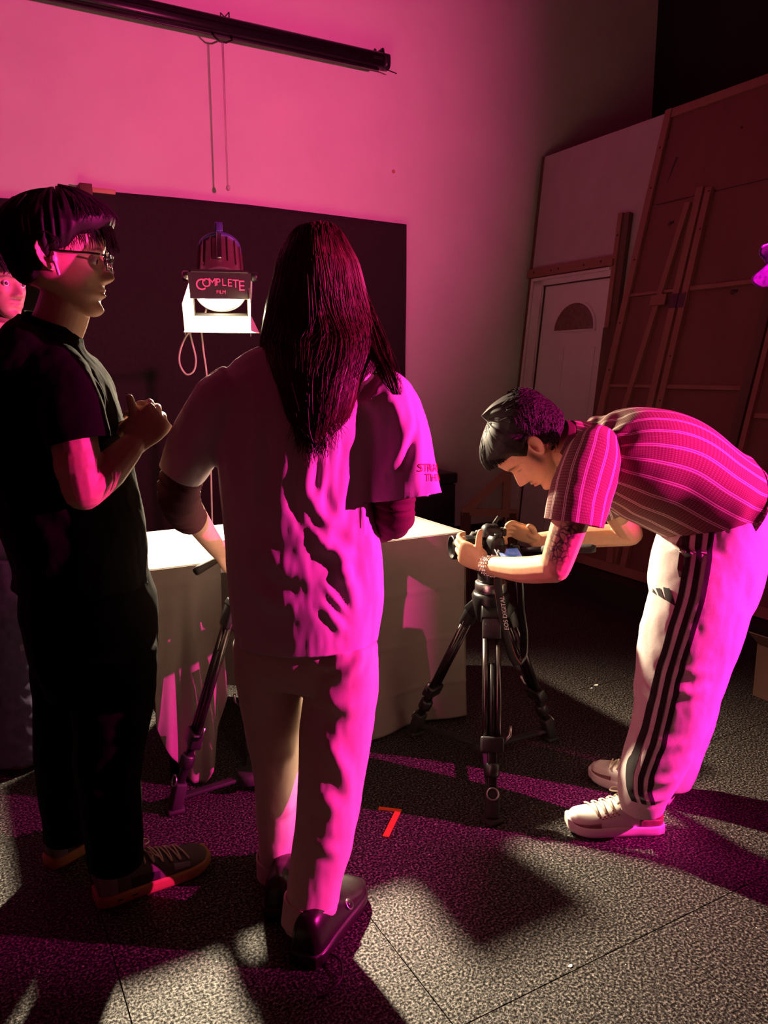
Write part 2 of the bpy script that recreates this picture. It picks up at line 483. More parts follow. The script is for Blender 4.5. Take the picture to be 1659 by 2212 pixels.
# ================================================================== room shell
floor = struct('floor', box((-2.6, -2.2, -0.10), (5.60, 5.20, -0.006)), 'black_rubber')
tag(floor, 'black speckled rubber tile floor')
tm = None
for i in range(-3, 9):
    for j in range(-2, 7):
        x0 = 0.226 + 0.61*i; y0 = 1.175 + 0.61*j
        x1 = min(x0+0.61, 5.45)
        if x1 - x0 < 0.05 or y0 + 0.61 > 5.06: continue
        if tm is None or x1 - x0 < 0.60:
            V, F = box((0, 0, -0.0055), (x1-x0-0.0022, 0.6078, 0.0), 0.0009)
            me = bpy.data.meshes.new('rubber_tile'); me.from_pydata(V.tolist(), [], F); me.materials.append(MATS['rubber_floor'])
            if x1 - x0 >= 0.60: tm = me
        else: me = tm
        o = bpy.data.objects.new('rubber_tile', me); COL.objects.link(o)
        o.parent = floor; o.location = Vector((x0+0.0011, y0+0.0011, 0)) - floor.location

wb = struct('wall_back', box((-2.6, 5.06, -0.05), (5.60, 5.20, 5.2)), 'wall_paint'); tag(wb, 'tall white painted back wall under magenta light')
wr = struct('wall_right', box((5.452, -2.2, -0.05), (5.60, 5.06, 5.2)), 'black_paint'); tag(wr, 'black painted wall rising above the wooden flats')
bb = struct('baseboard_back', box((-2.6, 5.035, 0.0), (5.45, 5.06, 0.16)), 'black_paint'); tag(bb, 'black baseboard along the white back wall')

# small round mark on the wall
wm = mk('wall_anchor', *lathe([(0.013, 0), (0.013, 0.004), (0.009, 0.007)], (2.905, 5.06, 2.80), (0, -1, 0), 14), 'tape_tan')
tag(wm, 'tiny tan dot of putty stuck on the pink wall', 'putty dot')

# ================================================================== black cloth on the back wall
def backdrop():
    nx, nz = 120, 50
    xs = np.linspace(-1.1, 2.97, nx); V = []; F = []
    tops = np.interp(xs, [-1.1, 0.2, 0.34, 0.55, 0.72, 0.80, 1.78, 2.97], [2.34, 2.34, 2.345, 2.35, 2.36, 2.44, 2.452, 2.435])
    for k in range(nz):
        f = k/(nz-1)
        z = 0.03 + (tops-0.03)*(1-f)
        y = 4.985 + 0.018*np.sin(xs*5.1+0.4) * f + 0.01*np.sin(xs*13+2*f)*f + 0.006*vnoise(np.stack([xs*3, z*2, z*0], 1))
        V.append(np.stack([xs, y, z], 1))
    V = np.vstack(V)
    for k in range(nz-1):
        for i in range(nx-1): F.append((k*nx+i, k*nx+i+1, (k+1)*nx+i+1, (k+1)*nx+i))
    return V, F
bd = empty('black_backdrop', (0.95, 4.99, 0.0), 'wide black cloth backdrop hung low on the pink wall', 'backdrop')
solid(part('cloth', backdrop(), 'duvetyne', bd), 0.006)
part('top_batten', box((0.79, 4.99, 2.405), (2.95, 5.055, 2.43)), 'lumber_dark', bd, smooth=False)
part('tape_strip', box((0.79, 4.965, 2.425), (0.96, 5.0, 2.452), 0.003), 'tape_tan', bd, label='tan wood scrap on the top edge')
part('batten_block', box((0.76, 4.96, 2.39), (0.83, 5.05, 2.47), 0.004), 'lumber_dark', bd, label='dark block at the end of the top edge')

# ================================================================== projection screen case with pull cord
sc = empty('projector_screen', (1.55, 4.95, 3.40), 'long black roll-up projector screen case mounted high on the pink wall', 'projector screen')
CY, CZ = 4.945, 3.455
prof = [(0.048*math.cos(a)*1.0, 0.050*math.sin(a)) for a in np.linspace(0, 2*math.pi, 20, endpoint=False)]
def case_bar(x0, x1):
    out = [(0.045*np.sign(math.cos(a))*abs(math.cos(a))**0.6, 0.05*np.sign(math.sin(a))*abs(math.sin(a))**0.6) for a in np.linspace(0, 2*math.pi, 28, endpoint=False)]
    V = np.array([(x0, CY+y, CZ+z) for y, z in out] + [(x1, CY+y, CZ+z) for y, z in out]); n = len(out)
    return V, [tuple(range(n))[::-1], tuple(range(n, 2*n))] + [(i, (i+1) % n, (i+1) % n+n, i+n) for i in range(n)]
part('case', case_bar(-0.8, 2.74), 'black_metal', sc)
part('case_seam', box((-0.8, CY-0.0485, CZ-0.004), (2.74, CY-0.044, CZ+0.004)), 'black_gloss', sc, smooth=False)
part('end_cap', case_bar(2.742, 2.79), 'black_plastic', sc)
part('hanger', tube([(2.765, CY+0.01, CZ+0.045), (2.765, CY+0.02, CZ+0.085), (2.765, CY+0.11, CZ+0.085)], 0.012, 10), 'black_metal', sc)
part('end_pin', tube([(2.77, CY-0.02, CZ-0.05), (2.85, CY-0.02, CZ-0.062)], 0.004, 8), 'black_metal', sc)
part('hook', tube([(1.695, CY+0.03, CZ+0.045), (1.695, CY+0.03, CZ+0.10), (1.695, CY+0.11, CZ+0.105)], 0.004, 8), 'black_metal', sc)
part('mark', box((2.66, CY-0.0475, CZ-0.006), (2.73, CY-0.046, CZ+0.006)), 'steel', sc, smooth=False, label='small silver maker plate')
part('bottom_rail', box((-0.8, CY-0.012, CZ-0.062), (2.72, CY+0.012, CZ-0.046), 0.003), 'black_metal', sc)
part('pull_handle', tube([(1.575, CY-0.02, CZ-0.055), (1.575, CY-0.03, CZ-0.075), (1.61, CY-0.03, CZ-0.098), (1.65, CY-0.03, CZ-0.098), (1.69, CY-0.03, CZ-0.075), (1.69, CY-0.02, CZ-0.055)], 0.0055, 8), 'black_metal', sc)
cord = part('pull_cord', tube([(1.632, CY-0.03, CZ-0.098), (1.632, CY-0.03, 2.545)], 0.0028, 8), 'cord_white', sc, label='thin pale pull cord')
part('pull_cord', tube([(1.624, CY-0.03, CZ-0.098), (1.626, CY-0.03, 2.54)], 0.0022, 8), 'cord_white', sc)
part('cord_ball', ellipsoid((1.632, CY-0.03, 2.525), (0.013, 0.013, 0.018)), 'cord_white', sc)

# ================================================================== scenery flats along the right
def flat_axes(x0, k):
    w = Vector((k, 0, 1)).normalized(); nrm = Vector((-1, 0, k)).normalized()
    return Vector((x0, 0, 0)), w, nrm
def fb(fr, y0, y1, w0, w1, n0, n1, bev=0.0):
    o, w, nr = fr; V, F = box((n0, min(y0, y1), w0), (n1, max(y0, y1), w1), bev)
    return np.array([(o + Vector((0, 1, 0))*v[1] + w*v[2] + nr*v[0])[:] for v in V]), F
def fbeam(fr, a, b, wid, n0, n1):
    """board lying on a flat from (y, w) to (y, w)"""
    o, w, nr = fr; (ya, wa), (yb, wb) = a, b
    d = Vector((yb-ya, wb-wa)); d.normalize(); s = Vector((-d.y, d.x))*wid/2
    q = [(ya+s.x, wa+s.y), (ya-s.x, wa-s.y), (yb-s.x, wb-s.y), (yb+s.x, wb+s.y)]
    V = np.array([(o + Vector((0, 1, 0))*y + w*z + nr*n)[:] for n in (n0, n1) for y, z in q])
    return V, [(0, 3, 2, 1), (4, 5, 6, 7), (0, 1, 5, 4), (1, 2, 6, 5), (2, 3, 7, 6), (3, 0, 4, 7)]
def fdot(fr, y, w, n, r, seg=8):
    o, wv, nr = fr; c = o + Vector((0, 1, 0))*y + wv*w + nr*n
    return lathe([(r, 0), (r, 0.0015)], c, nr, seg)

D = flat_axes(3.92, 0.10)
df = empty('door_flat', (3.92, 4.3, 0), 'pale scenery flat with a door, leaning in the corner by the back wall', 'scenery flat')
part('panel', fb(D, 4.985, 4.90, 0.0, 3.055, 0, 0.012), 'flat_paint', df, smooth=False)
part('panel', fb(D, 4.90, 4.04, 2.13, 3.055, 0, 0.012), 'flat_paint', df, smooth=False)
part('panel', fb(D, 4.04, 2.6, 0.0, 3.055, 0, 0.012), 'flat_paint', df, smooth=False)
part('stile', fb(D, 4.995, 4.965, 0, 3.06, -0.04, 0.016), 'lumber_dark', df, smooth=False)
part('header', fb(D, 4.985, 4.065, 2.128, 2.195, 0.012, 0.05, 0.003), 'lumber', df, smooth=False)
part('header_block', fb(D, 4.085, 4.045, 2.118, 2.165, 0.05, 0.075, 0.003), 'lumber', df, smooth=False)
part('stud', fb(D, 4.062, 4.022, 1.70, 2.47, 0.012, 0.06, 0.003), 'lumber', df, smooth=False)
part('stud', fb(D, 4.022, 3.965, 1.30, 2.465, 0.012, 0.05, 0.003), 'lumber_dark', df, smooth=False)
part('stud', fb(D, 4.09, 3.965, 0.0, 1.705, 0.012, 0.04, 0.003), 'lumber_dark', df, smooth=False)
part('casing', fb(D, 4.945, 4.80, 0.0, 2.125, 0.012, 0.03, 0.004), 'white_paint', df, smooth=False)
part('casing', fb(D, 4.945, 4.09, 2.06, 2.125, 0.012, 0.03, 0.004), 'white_paint', df, smooth=False)
part('casing_bead', fb(D, 4.935, 4.905, 0.0, 2.11, 0.03, 0.042, 0.004), 'white_paint', df, smooth=False)
part('casing_bead', fb(D, 4.84, 4.80, 0.0, 2.07, 0.03, 0.038, 0.004), 'white_paint', df, smooth=False)
part('casing_bead', fb(D, 4.935, 4.095, 2.10, 2.122, 0.03, 0.042, 0.004), 'white_paint', df, smooth=False)
dr = part('door', fb(D, 4.795, 4.10, 0.01, 2.055, -0.035, 0.004, 0.004), 'white_paint', df, smooth=False)
def half_round(r0, yc, wc, n0, n1, k=1.0):
    o, w, nr = D; pts = [(yc - r0*math.cos(a), wc + r0*k*math.sin(a)) for a in np.linspace(0, math.pi, 24)]
    V = np.array([(o + Vector((0, 1, 0))*y + w*z + nr*n)[:] for n in (n0, n1) for y, z in pts]); n = len(pts)
    return V, [tuple(range(n)), tuple(range(2*n-1, n-1, -1))] + [(i, i+n, (i+1) % n+n, (i+1) % n) for i in range(n)]
wd = part('window_trim', half_round(0.232, 4.425, 1.695, 0.004, 0.012, 0.97), 'white_paint', df, smooth=False)
part('window_pane', half_round(0.205, 4.425, 1.708, 0.012, 0.014, 0.95), 'amber_glass', wd, smooth=False, label='dark amber half-round pane')
for (a, b, c, d) in ((4.72, 4.50, 0.95, 1.58), (4.40, 4.18, 0.95, 1.58), (4.72, 4.50, 0.15, 0.80), (4.40, 4.18, 0.15, 0.80)):
    part('door_panel', fb(D, a, b, c, d, 0.002, 0.008, 0.0035), 'white_paint', dr, smooth=False)
for y, w in ((4.90, 2.165), (4.70, 2.16), (4.62, 2.165), (4.35, 2.16), (4.18, 2.165), (4.04, 2.32)):
    part('screw', fdot(D, y, w, 0.05 if w < 2.3 else 0.06, 0.008), 'knot', df)

W = flat_axes(3.45, 0.245)
WK = math.sqrt(1+0.245**2)
pf = empty('plywood_flat', (3.49, 2.9, 0.0), 'big bare plywood flat with lumber framing leaning behind the bending man', 'scenery flat')
def wz(z): return z*WK
part('plywood_sheet', fb(W, 3.75, 1.9, wz(0.17), wz(2.436), 0, 0.008), 'luan', pf, smooth=False)
part('plywood_sheet', fb(W, 3.75, 1.9, wz(2.442), wz(3.03), 0, 0.008), 'luan', pf, smooth=False)
part('stile', fb(W, 3.758, 3.705, wz(0.17), wz(3.04), 0.008, 0.028, 0.002), 'lumber', pf, smooth=False)
part('top_rail', fb(W, 3.705, 1.9, wz(2.985), wz(3.04), 0.008, 0.022, 0.002), 'lumber', pf, smooth=False)
part('bottom_rail', fb(W, 3.705, 1.9, wz(0.17), wz(0.225), 0.008, 0.028, 0.002), 'lumber', pf, smooth=False)
part('stile', fbeam(W, (3.328, wz(0.225)), (3.328, wz(2.475)), 0.048, 0.008, 0.034), 'lumber', pf, smooth=False)
part('stile', fbeam(W, (3.250, wz(0.225)), (3.264, wz(2.46)), 0.045, 0.008, 0.034), 'lumber', pf, smooth=False)
part('diagonal_brace', fbeam(W, (3.545, wz(1.02)), (3.40, wz(2.40)), 0.040, 0.008, 0.030), 'lumber', pf, smooth=False)
for z in (1.876, 1.303):
    part('rail', fb(W, 3.705, 3.36, wz(z-0.008), wz(z+0.008), 0.008, 0.022), 'lumber', pf, smooth=False)
    part('rail', fb(W, 3.235, 2.74, wz(z-0.012), wz(z+0.012), 0.008, 0.026), 'lumber', pf, smooth=False)
part('corner_block', fb(W, 3.505, 3.39, wz(1.79), wz(1.855), 0.030, 0.040), 'lumber', pf, smooth=False)
hg = part('hinge', fb(W, 3.352, 3.300, wz(1.765), wz(1.85), 0.034, 0.037), 'steel_dark', pf, smooth=False)
part('hinge', fb(W, 3.292, 3.245, wz(1.765), wz(1.85), 0.034, 0.037), 'steel_dark', pf, smooth=False)
part('stile', fbeam(W, (2.722, wz(0.225)), (2.70, wz(1.86)), 0.055, 0.008, 0.028), 'lumber_dark', pf, smooth=False)
part('stile', fbeam(W, (2.655, wz(0.225)), (2.64, wz(1.86)), 0.03, 0.008, 0.034), 'lumber', pf, smooth=False)
part('rail', fb(W, 2.62, 1.9, wz(1.15), wz(1.175), 0.008, 0.026), 'lumber', pf, smooth=False)
part('diagonal_brace', fbeam(W, (2.72, wz(0.62)), (2.35, wz(0.95)), 0.05, 0.03, 0.046), 'lumber_dark', pf, smooth=False)
part('stile', fbeam(W, (3.34, wz(0.225)), (3.42, wz(0.62)), 0.05, 0.034, 0.05), 'lumber', pf, smooth=False)
# split in the ply and knots
o_, w_, n_ = W
sv = [(3.595, 2.72), (3.575, 2.715), (3.60, 2.62), (3.622, 2.555), (3.612, 2.64)]
part('split', ([(o_ + Vector((0, 1, 0))*y + w_*wz(z) + n_*0.0086)[:] for y, z in sv], [(0, 1, 2, 3, 4)]), 'knot', pf, smooth=False)
part('seam_gap', fb(W, 3.66, 3.42, wz(2.434), wz(2.444), 0.008, 0.0095), 'knot', pf, smooth=False)
part('seam_gap', fb(W, 3.22, 2.5, wz(2.436), wz(2.442), 0.008, 0.0095), 'knot', pf, smooth=False)
for y, z, r in ((2.945, 1.834, 0.016), (2.925, 1.838, 0.012), (3.52, 2.30, 0.014), (3.50, 2.305, 0.01), (2.95, 2.80, 0.01), (3.15, 2.78, 0.008)):
    part('knot', fdot(W, y, wz(z), 0.0082, r, 10), 'knot', pf)
for z in (2.80, 2.55, 2.1, 1.7, 1.4):
    part('screw', fdot(W, 3.73, wz(z), 0.028, 0.007), 'knot', pf)
    part('screw', fdot(W, 3.255, wz(z*0.87), 0.034, 0.006), 'knot', pf)
rs = mk('flat_riser', *box((3.36, 1.9, 0.0), (3.60, 3.80, 0.168), 0.004), 'black_paint', smooth=False)
tag(rs, 'low black riser on the floor under the plywood flat', 'riser')

# triangular wooden jack bracing the door flat
jk = empty('stage_jack', (3.056, 4.020, 0.470), 'triangular wooden jack standing low in front of the door flat', 'stage jack')
part('base_board', beam((2.890, 4.113, 0.489), (3.211, 3.933, 0.470), 0.05, 0.03), 'lumber', jk, smooth=False)
part('upright', beam((3.141, 3.972, 0.476), (3.148, 3.969, 0.854), 0.05, 0.03, side=(1, -0.5, 0)), 'lumber', jk, smooth=False)
part('diagonal_brace', beam((2.921, 4.095, 0.501), (3.140, 3.973, 0.741), 0.05, 0.03), 'lumber', jk, smooth=False)
part('foot_block', beam((2.911, 4.101, 0.482), (2.911, 4.101, 0.482)[:2] + (0.0,), 0.05, 0.05, side=(1, 0, 0)), 'lumber_dark', jk, smooth=False)
part('foot_block', beam((3.179, 3.951, 0.476), (3.179, 3.951, 0.476)[:2] + (0.0,), 0.05, 0.05, side=(1, 0, 0)), 'lumber_dark', jk, smooth=False)

# black case with a sticker in the gloom behind the table
bc = empty('equipment_case', (2.75, 4.55, 0.0), 'black equipment case with a white sticker behind the table corner', 'case')
part('body', box((2.45, 4.42, 0.0), (3.05, 4.75, 0.62), 0.012), 'black_plastic', bc)
part('lid', box((2.44, 4.41, 0.625), (3.06, 4.76, 0.70), 0.012), 'black_plastic', bc)
part('sticker', box((2.735, 4.405, 0.635), (2.80, 4.412, 0.70)), 'white_print', bc, smooth=False, label='small white sticker')
part('latch', box((2.6, 4.405, 0.58), (2.65, 4.42, 0.66), 0.003), 'steel_dark', bc)

# cardboard carton at the right edge
cb = empty('carton', (2.993, 1.810, 0.000), 'brown cardboard carton on the dark floor at the right edge', 'box')
cx0, cy0, _ = (2.976, 1.819, 0.000)
part('body', box((cx0-0.02, cy0-0.2, 0.0), (cx0+0.32, cy0+0.16, 0.24), 0.004), 'cardboard', cb, smooth=False)
part('flap', beam((cx0-0.02, cy0-0.02, 0.24), (cx0-0.10, cy0-0.02, 0.31), 0.004, 0.34), 'cardboard', cb, smooth=False)

# ================================================================== table under a white sheet
TX0, TX1, TY0, TY1, TZ = 0.50, 1.735, 2.45, 3.06, 0.772
tb = empty('folding_table', ((TX0+TX1)/2, (TY0+TY1)/2, 0), 'folding table hidden under the white cloth', 'table')
part('tabletop', box((TX0+0.015, TY0+0.015, TZ-0.045), (TX1-0.015, TY1-0.015, TZ-0.008), 0.006), 'white_paint', tb)
for x in (TX0+0.07, TX1-0.10):
    for y in (TY0+0.07, TY1-0.07):
        part('leg', tube([(x, y, TZ-0.045), (x, y, 0.0)], 0.016, 12), 'black_metal', tb)
    part('leg_brace', tube([(x, TY0+0.07, 0.16), (x, TY1-0.07, 0.16)], 0.011, 10), 'black_metal', tb)
tc = empty('tablecloth', ((TX0+TX1)/2, (TY0+TY1)/2, TZ), 'white sheet draped over the table, brightly lit on top', 'tablecloth')
def sheet(o, ux, uy, nx, ny, fn):
    V = []; F = []
    for j in range(ny):
        for i in range(nx): V.append(fn(i/(nx-1), j/(ny-1)))
    for j in range(ny-1):
        for i in range(nx-1): F.append((j*nx+i, j*nx+i+1, (j+1)*nx+i+1, (j+1)*nx+i))
    return np.array(V, float), F
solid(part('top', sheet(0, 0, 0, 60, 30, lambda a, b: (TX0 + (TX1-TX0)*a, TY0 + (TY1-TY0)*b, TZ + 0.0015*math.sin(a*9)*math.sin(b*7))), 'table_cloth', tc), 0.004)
def front_right(a, b):
    x = 0.93 + (TX1-0.93)*a; z = TZ - (TZ-0.012)*b
    cr = 0.004*sum(math.exp(-((b-h)/0.012)**2) for h in (0.28, 0.55, 0.80)) + 0.003*math.exp(-((a-0.45)/0.01)**2)
    y = TY0 - 0.004 - cr - (0.02*b**2)*(1+math.sin(a*13+1.5*b)) - 0.010*b*math.sin(a*5+1)
    return (x, y, z)
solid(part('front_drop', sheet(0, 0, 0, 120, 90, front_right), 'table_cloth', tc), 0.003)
def front_left(a, b):
    x = TX0 - 0.005 + 0.245*a
    zb = np.interp(a, [0, 0.12, 0.45, 0.62, 0.8, 1.0], [0.25, 0.16, 0.02, 0.012, 0.10, 0.30])
    z = TZ - (TZ-zb)*b
    cr = 0.004*math.exp(-((TZ-z-0.055)/0.006)**2)
    y = TY0 - 0.004 - cr - 0.045*b*(0.5+0.5*math.sin(a*11+0.8)) - 0.015*b*math.sin(a*23+4*b)
    return (x, y, z)
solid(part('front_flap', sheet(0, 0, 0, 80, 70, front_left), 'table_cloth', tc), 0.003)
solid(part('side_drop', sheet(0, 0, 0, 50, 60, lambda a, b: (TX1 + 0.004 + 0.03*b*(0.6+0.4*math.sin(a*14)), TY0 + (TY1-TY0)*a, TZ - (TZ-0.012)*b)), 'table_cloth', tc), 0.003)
solid(part('back_drop', sheet(0, 0, 0, 90, 50, lambda a, b: (0.70 + (TX1-0.70)*a, TY1 + 0.004 + 0.02*b*(1+math.sin(a*60)), TZ - (TZ-0.05)*b)), 'thin_cloth', tc), 0.003)
solid(part('left_drop', sheet(0, 0, 0, 30, 20, lambda a, b: (TX0 - 0.004 - 0.01*b*(1+math.sin(a*12)), TY0 + (TY1-TY0)*a, TZ - 0.20*b)), 'table_cloth', tc), 0.003)

# small prop box on the table, in front of the lamp
pb = empty('prop_box', (1.13, 2.50, TZ+0.003), 'small dark box on the white table behind the long-haired person', 'box')
part('body', box((1.045, 2.462, TZ+0.0035), (1.225, 2.54, TZ+0.148), 0.003), 'black_plastic', pb, smooth=False)
part('lid', box((1.042, 2.459, TZ+0.149), (1.228, 2.543, TZ+0.168), 0.003), 'black_plastic', pb, smooth=False)

# ================================================================== orange tape mark
tp = empty('tape_mark', (1.153, 1.962, 0.000), 'orange corner mark of two tape strips on the floor', 'tape mark')
a_, b_, c_ = Vector((1.100, 2.004, 0.000)), Vector((1.150, 1.961, 0.000)), Vector((1.043, 1.856, 0.000))
def strip(p, q, w, z0, z1):
    d = (q-p).normalized(); s = Vector((-d.y, d.x, 0))*w/2
    V = [p+s, p-s, q-s, q+s]
    V = [(v.x, v.y, z0) for v in V] + [(v.x, v.y, z1) for v in V]
    return np.array(V), [(3, 2, 1, 0), (4, 5, 6, 7), (0, 1, 5, 4), (1, 2, 6, 5), (2, 3, 7, 6), (3, 0, 4, 7)]
part('tape_strip', strip(a_, b_, 0.017, 0.0002, 0.0012), 'orange_tape', tp, smooth=False)
part('tape_strip', strip(b_ + (b_-c_).normalized()*0.006, c_, 0.019, 0.0012, 0.0024), 'orange_tape', tp, smooth=False)
# scraps of paper on the floor
for i, (px, r, lb) in enumerate((((2.441, 2.396, 0.000), 0.011, 'larger pale paper scrap on the floor left of the bending man'), ((2.397, 2.380, 0.000), 0.006, 'tiny pale paper scrap beside the larger floor scrap'), ((1.175, 1.189, 0.000), 0.006, 'lone pale crumb on the lit floor at lower right'))):
    V = [(px[0]+r*math.cos(a)*(1+0.3*math.sin(3*a)), px[1]+0.7*r*math.sin(a), 0.0004) for a in np.linspace(0, 2*math.pi, 9, endpoint=False)]
    V = np.array(V + [(x, y, 0.0016+0.0008*math.sin(k)) for k, (x, y, z) in enumerate(V)])
    s_ = mk('paper_scrap', V, [tuple(range(9))[::-1], tuple(range(9, 18))] + [(k, (k+1) % 9, (k+1) % 9+9, k+9) for k in range(9)], 'white_print', smooth=False)
    tag(s_, lb, 'paper scrap', 'scraps on the floor')

# ================================================================== tungsten fresnel lamp
mat('lamp_red', (0.30, 0.16, 0.17), 0.35, 0.5, noise=(20, (0.22, 0.12, 0.13), 0.3))
mat('lamp_blue', (0.12, 0.10, 0.42), 0.4, 0.3)
mat('lens_glow', (0.9, 0.85, 0.7), 0.3, emit=((1.0, 0.84, 0.56), 60.0))
mat('door_black', (0.03, 0.028, 0.027), 0.5, noise=(40, (0.05, 0.045, 0.04), 0.3))
mat('door_inner', (0.75, 0.72, 0.66), 0.35, 0.3)
LR = Vector((-LH.y, LH.x, 0)); LU = LR.cross(LAXIS).normalized()
if LU.z < 0: LU = -LU
lp = empty('fresnel_lamp', LAMP, 'burning tungsten film lamp with lettered barn doors hanging over the table', 'film lamp')
B = -LAXIS
hous = part('housing', lathe([(0.02, 0.335), (0.06, 0.33), (0.085, 0.315), (0.094, 0.29), (0.096, 0.20), (0.099, 0.12), (0.103, 0.055), (0.103, 0.03)], LAMP, B, 40), 'lamp_red', lp)
part('rear_rim', lathe([(0.088, 0.308), (0.1, 0.30), (0.1, 0.282), (0.097, 0.28)], LAMP, B, 40), 'lamp_blue', lp, label='blue rear rim')
for k in range(16):                       # cooling ribs around the barrel
    a = 2*math.pi*k/16
    d = LR*math.cos(a) + LU*math.sin(a)
    part('rib', beam(LAMP + B*0.10 + d*0.101, LAMP + B*0.275 + d*0.097, 0.012, 0.005, side=d), 'lamp_red', hous, smooth=False)
part('top_handle', beam(LAMP + B*0.10 + LU*0.108, LAMP + B*0.29 + LU*0.108, 0.012, 0.022, side=LU, bev=0.002), 'steel', lp, label='bright steel bar along the top')
part('handle_bracket', beam(LAMP + B*0.285 + LU*0.105, LAMP + B*0.335 + LU*0.112, 0.03, 0.022, side=LU, bev=0.003), 'lamp_blue', lp)
part('handle_loop', tube([LAMP + B*0.29 + LU*0.11 + LR*0.014, LAMP + B*0.345 + LU*0.115 + LR*0.014, LAMP + B*0.345 + LU*0.115 - LR*0.014, LAMP + B*0.29 + LU*0.11 - LR*0.014], 0.004, 8), 'lamp_blue', lp)
part('front_flange', lathe([(0.105, 0.03), (0.105, 0.0), (0.114, 0.0), (0.114, 0.03), (0.105, 0.034)], LAMP, B, 44, cap=False), 'steel', lp, label='bright front ring')
part('lens', lathe([(0.001, 0.012), (0.04, 0.010), (0.075, 0.004), (0.104, -0.004), (0.104, -0.012), (0.001, -0.013)][::-1], LAMP + B*0.012, LAXIS, 40), 'lens_glow', lp, label='glowing lens')
for s, nm in ((-1, 'left'), (1, 'right')):
    part('knob', lathe([(0.012, 0), (0.022, 0.006), (0.022, 0.028), (0.016, 0.034)], LAMP + B*0.11 + LR*s*0.135, LR*s, 16), 'black_plastic' if s > 0 else 'steel', lp)
    part('pivot', tube([LAMP + B*0.11 + LR*s*0.1, LAMP + B*0.11 + LR*s*0.145], 0.009, 10), 'steel', lp)
    part('hinge_clip', beam(LAMP + LR*s*0.10 + LU*0.085 + LAXIS*0.0, LAMP + LR*s*0.115 + LU*0.10 + LAXIS*0.03, 0.012, 0.012, bev=0.002), 'steel', lp)
for d in (LR*0.075 + LU*0.075, LR*-0.075 + LU*0.075, LR*0.03 + LU*0.098, LR*-0.03 + LU*0.098):
    part('bolt', lathe([(0.006, 0), (0.006, 0.006), (0.003, 0.009)], LAMP + d + LAXIS*0.002, LAXIS, 10), 'steel', lp)
# yoke reaching down to a stand behind the table
YP = LAMP + B*0.11
part('yoke', tube([YP + LR*-0.14, YP + LR*-0.14 + Vector((0, 0.02, -0.10)), YP + LR*-0.13 + Vector((0, 0.06, -0.20)), YP + Vector((0, 0.07, -0.235)), YP + LR*0.13 + Vector((0, 0.06, -0.20)), YP + LR*0.14 + Vector((0, 0.02, -0.10)), YP + LR*0.14], 0.008, 10, sub=5), 'steel', lp)
# barn doors
sq = 0.122
def plate(c0, c1, c2, c3, t):
    c = [Vector(v) for v in (c0, c1, c2, c3)]; n = (c[1]-c[0]).cross(c[3]-c[0]).normalized()*t
    V = np.array([v[:] for v in c] + [(v+n)[:] for v in c])
    return V, [(3, 2, 1, 0), (4, 5, 6, 7), (0, 1, 5, 4), (1, 2, 6, 5), (2, 3, 7, 6), (3, 0, 4, 7)]
dfm = part('door_frame', join(*[beam(LAMP + LAXIS*0.008 + LR*a*sq + LU*b*sq, LAMP + LAXIS*0.008 + LR*c*sq + LU*d*sq, 0.014, 0.01, side=LAXIS) for a, b, c, d in ((-1, 1, 1, 1), (-1, -1, 1, -1), (-1, -1, -1, 1), (1, -1, 1, 1))]), 'door_black', lp, smooth=False)
TL = LAMP + LAXIS*0.015 + LU*sq
TD = (LH*0.10 + Vector((0, 0, -0.995))).normalized()
topd = part('top_barn_door', plate(TL - LR*0.135, TL + LR*0.135, TL + LR*0.128 + TD*0.112, TL - LR*0.128 + TD*0.112, 0.002), 'door_black', lp, smooth=False, label='black top barn door with pink lettering')
BL = LAMP + LAXIS*0.015 - LU*sq
BDv = (LAXIS*0.80 + LH*0.35).normalized()
part('bottom_barn_door', plate(BL - LR*0.135, BL + LR*0.135, BL + LR*0.165 + BDv*0.15, BL - LR*0.165 + BDv*0.15, 0.002), 'door_inner', lp, smooth=False)
for s in (-1, 1):
    SL = LAMP + LAXIS*0.015 + LR*s*sq
    sd = (LAXIS*0.95 + LR*s*(0.05 if s > 0 else 0.30)).normalized()
    part('side_barn_door', plate(SL + LU*0.10, SL - LU*0.12, SL - LU*0.125 + sd*0.13, SL + LU*0.055 + sd*0.13, 0.002), 'door_inner', lp, smooth=False)
# lettering on the top door: a row of letters on a sagging arc, and a short word under it
dn = TD.cross(LR).normalized()
if dn.dot(LH) < 0: dn = -dn
word = 'COMPLETE'; xs = np.linspace(-0.082, 0.092, 8)
szs = [0.066, 0.050, 0.046, 0.042, 0.042, 0.044, 0.048, 0.060]
Lt = []
for ch, x, s in zip(word, xs, szs):
    V, F = text_mesh(ch, s, 0.0006); V = V.copy(); V[:, 1] *= 1.05
    t = x/0.09; yy = -0.052 + 0.010*(1-t*t) - (0.004 if ch in 'CE' and abs(t) > 0.8 else 0)
    P = np.array([(TL + LR*(x+v[0]) - TD*(yy+v[1]) + dn*(0.0022+v[2]))[:] for v in V]); Lt.append((P, F))
part('lettering', join(*Lt), 'pink_print', topd, smooth=False, label='pink word COMPLETE')
V, F = text_mesh('FILM', 0.021, 0.0006)
part('lettering', (np.array([(TL + LR*(0.004+v[0]) - TD*(-0.083+v[1]) + dn*(0.0022+v[2]))[:] for v in V]), F), 'pink_print', topd, smooth=False, label='small pink word FILM')

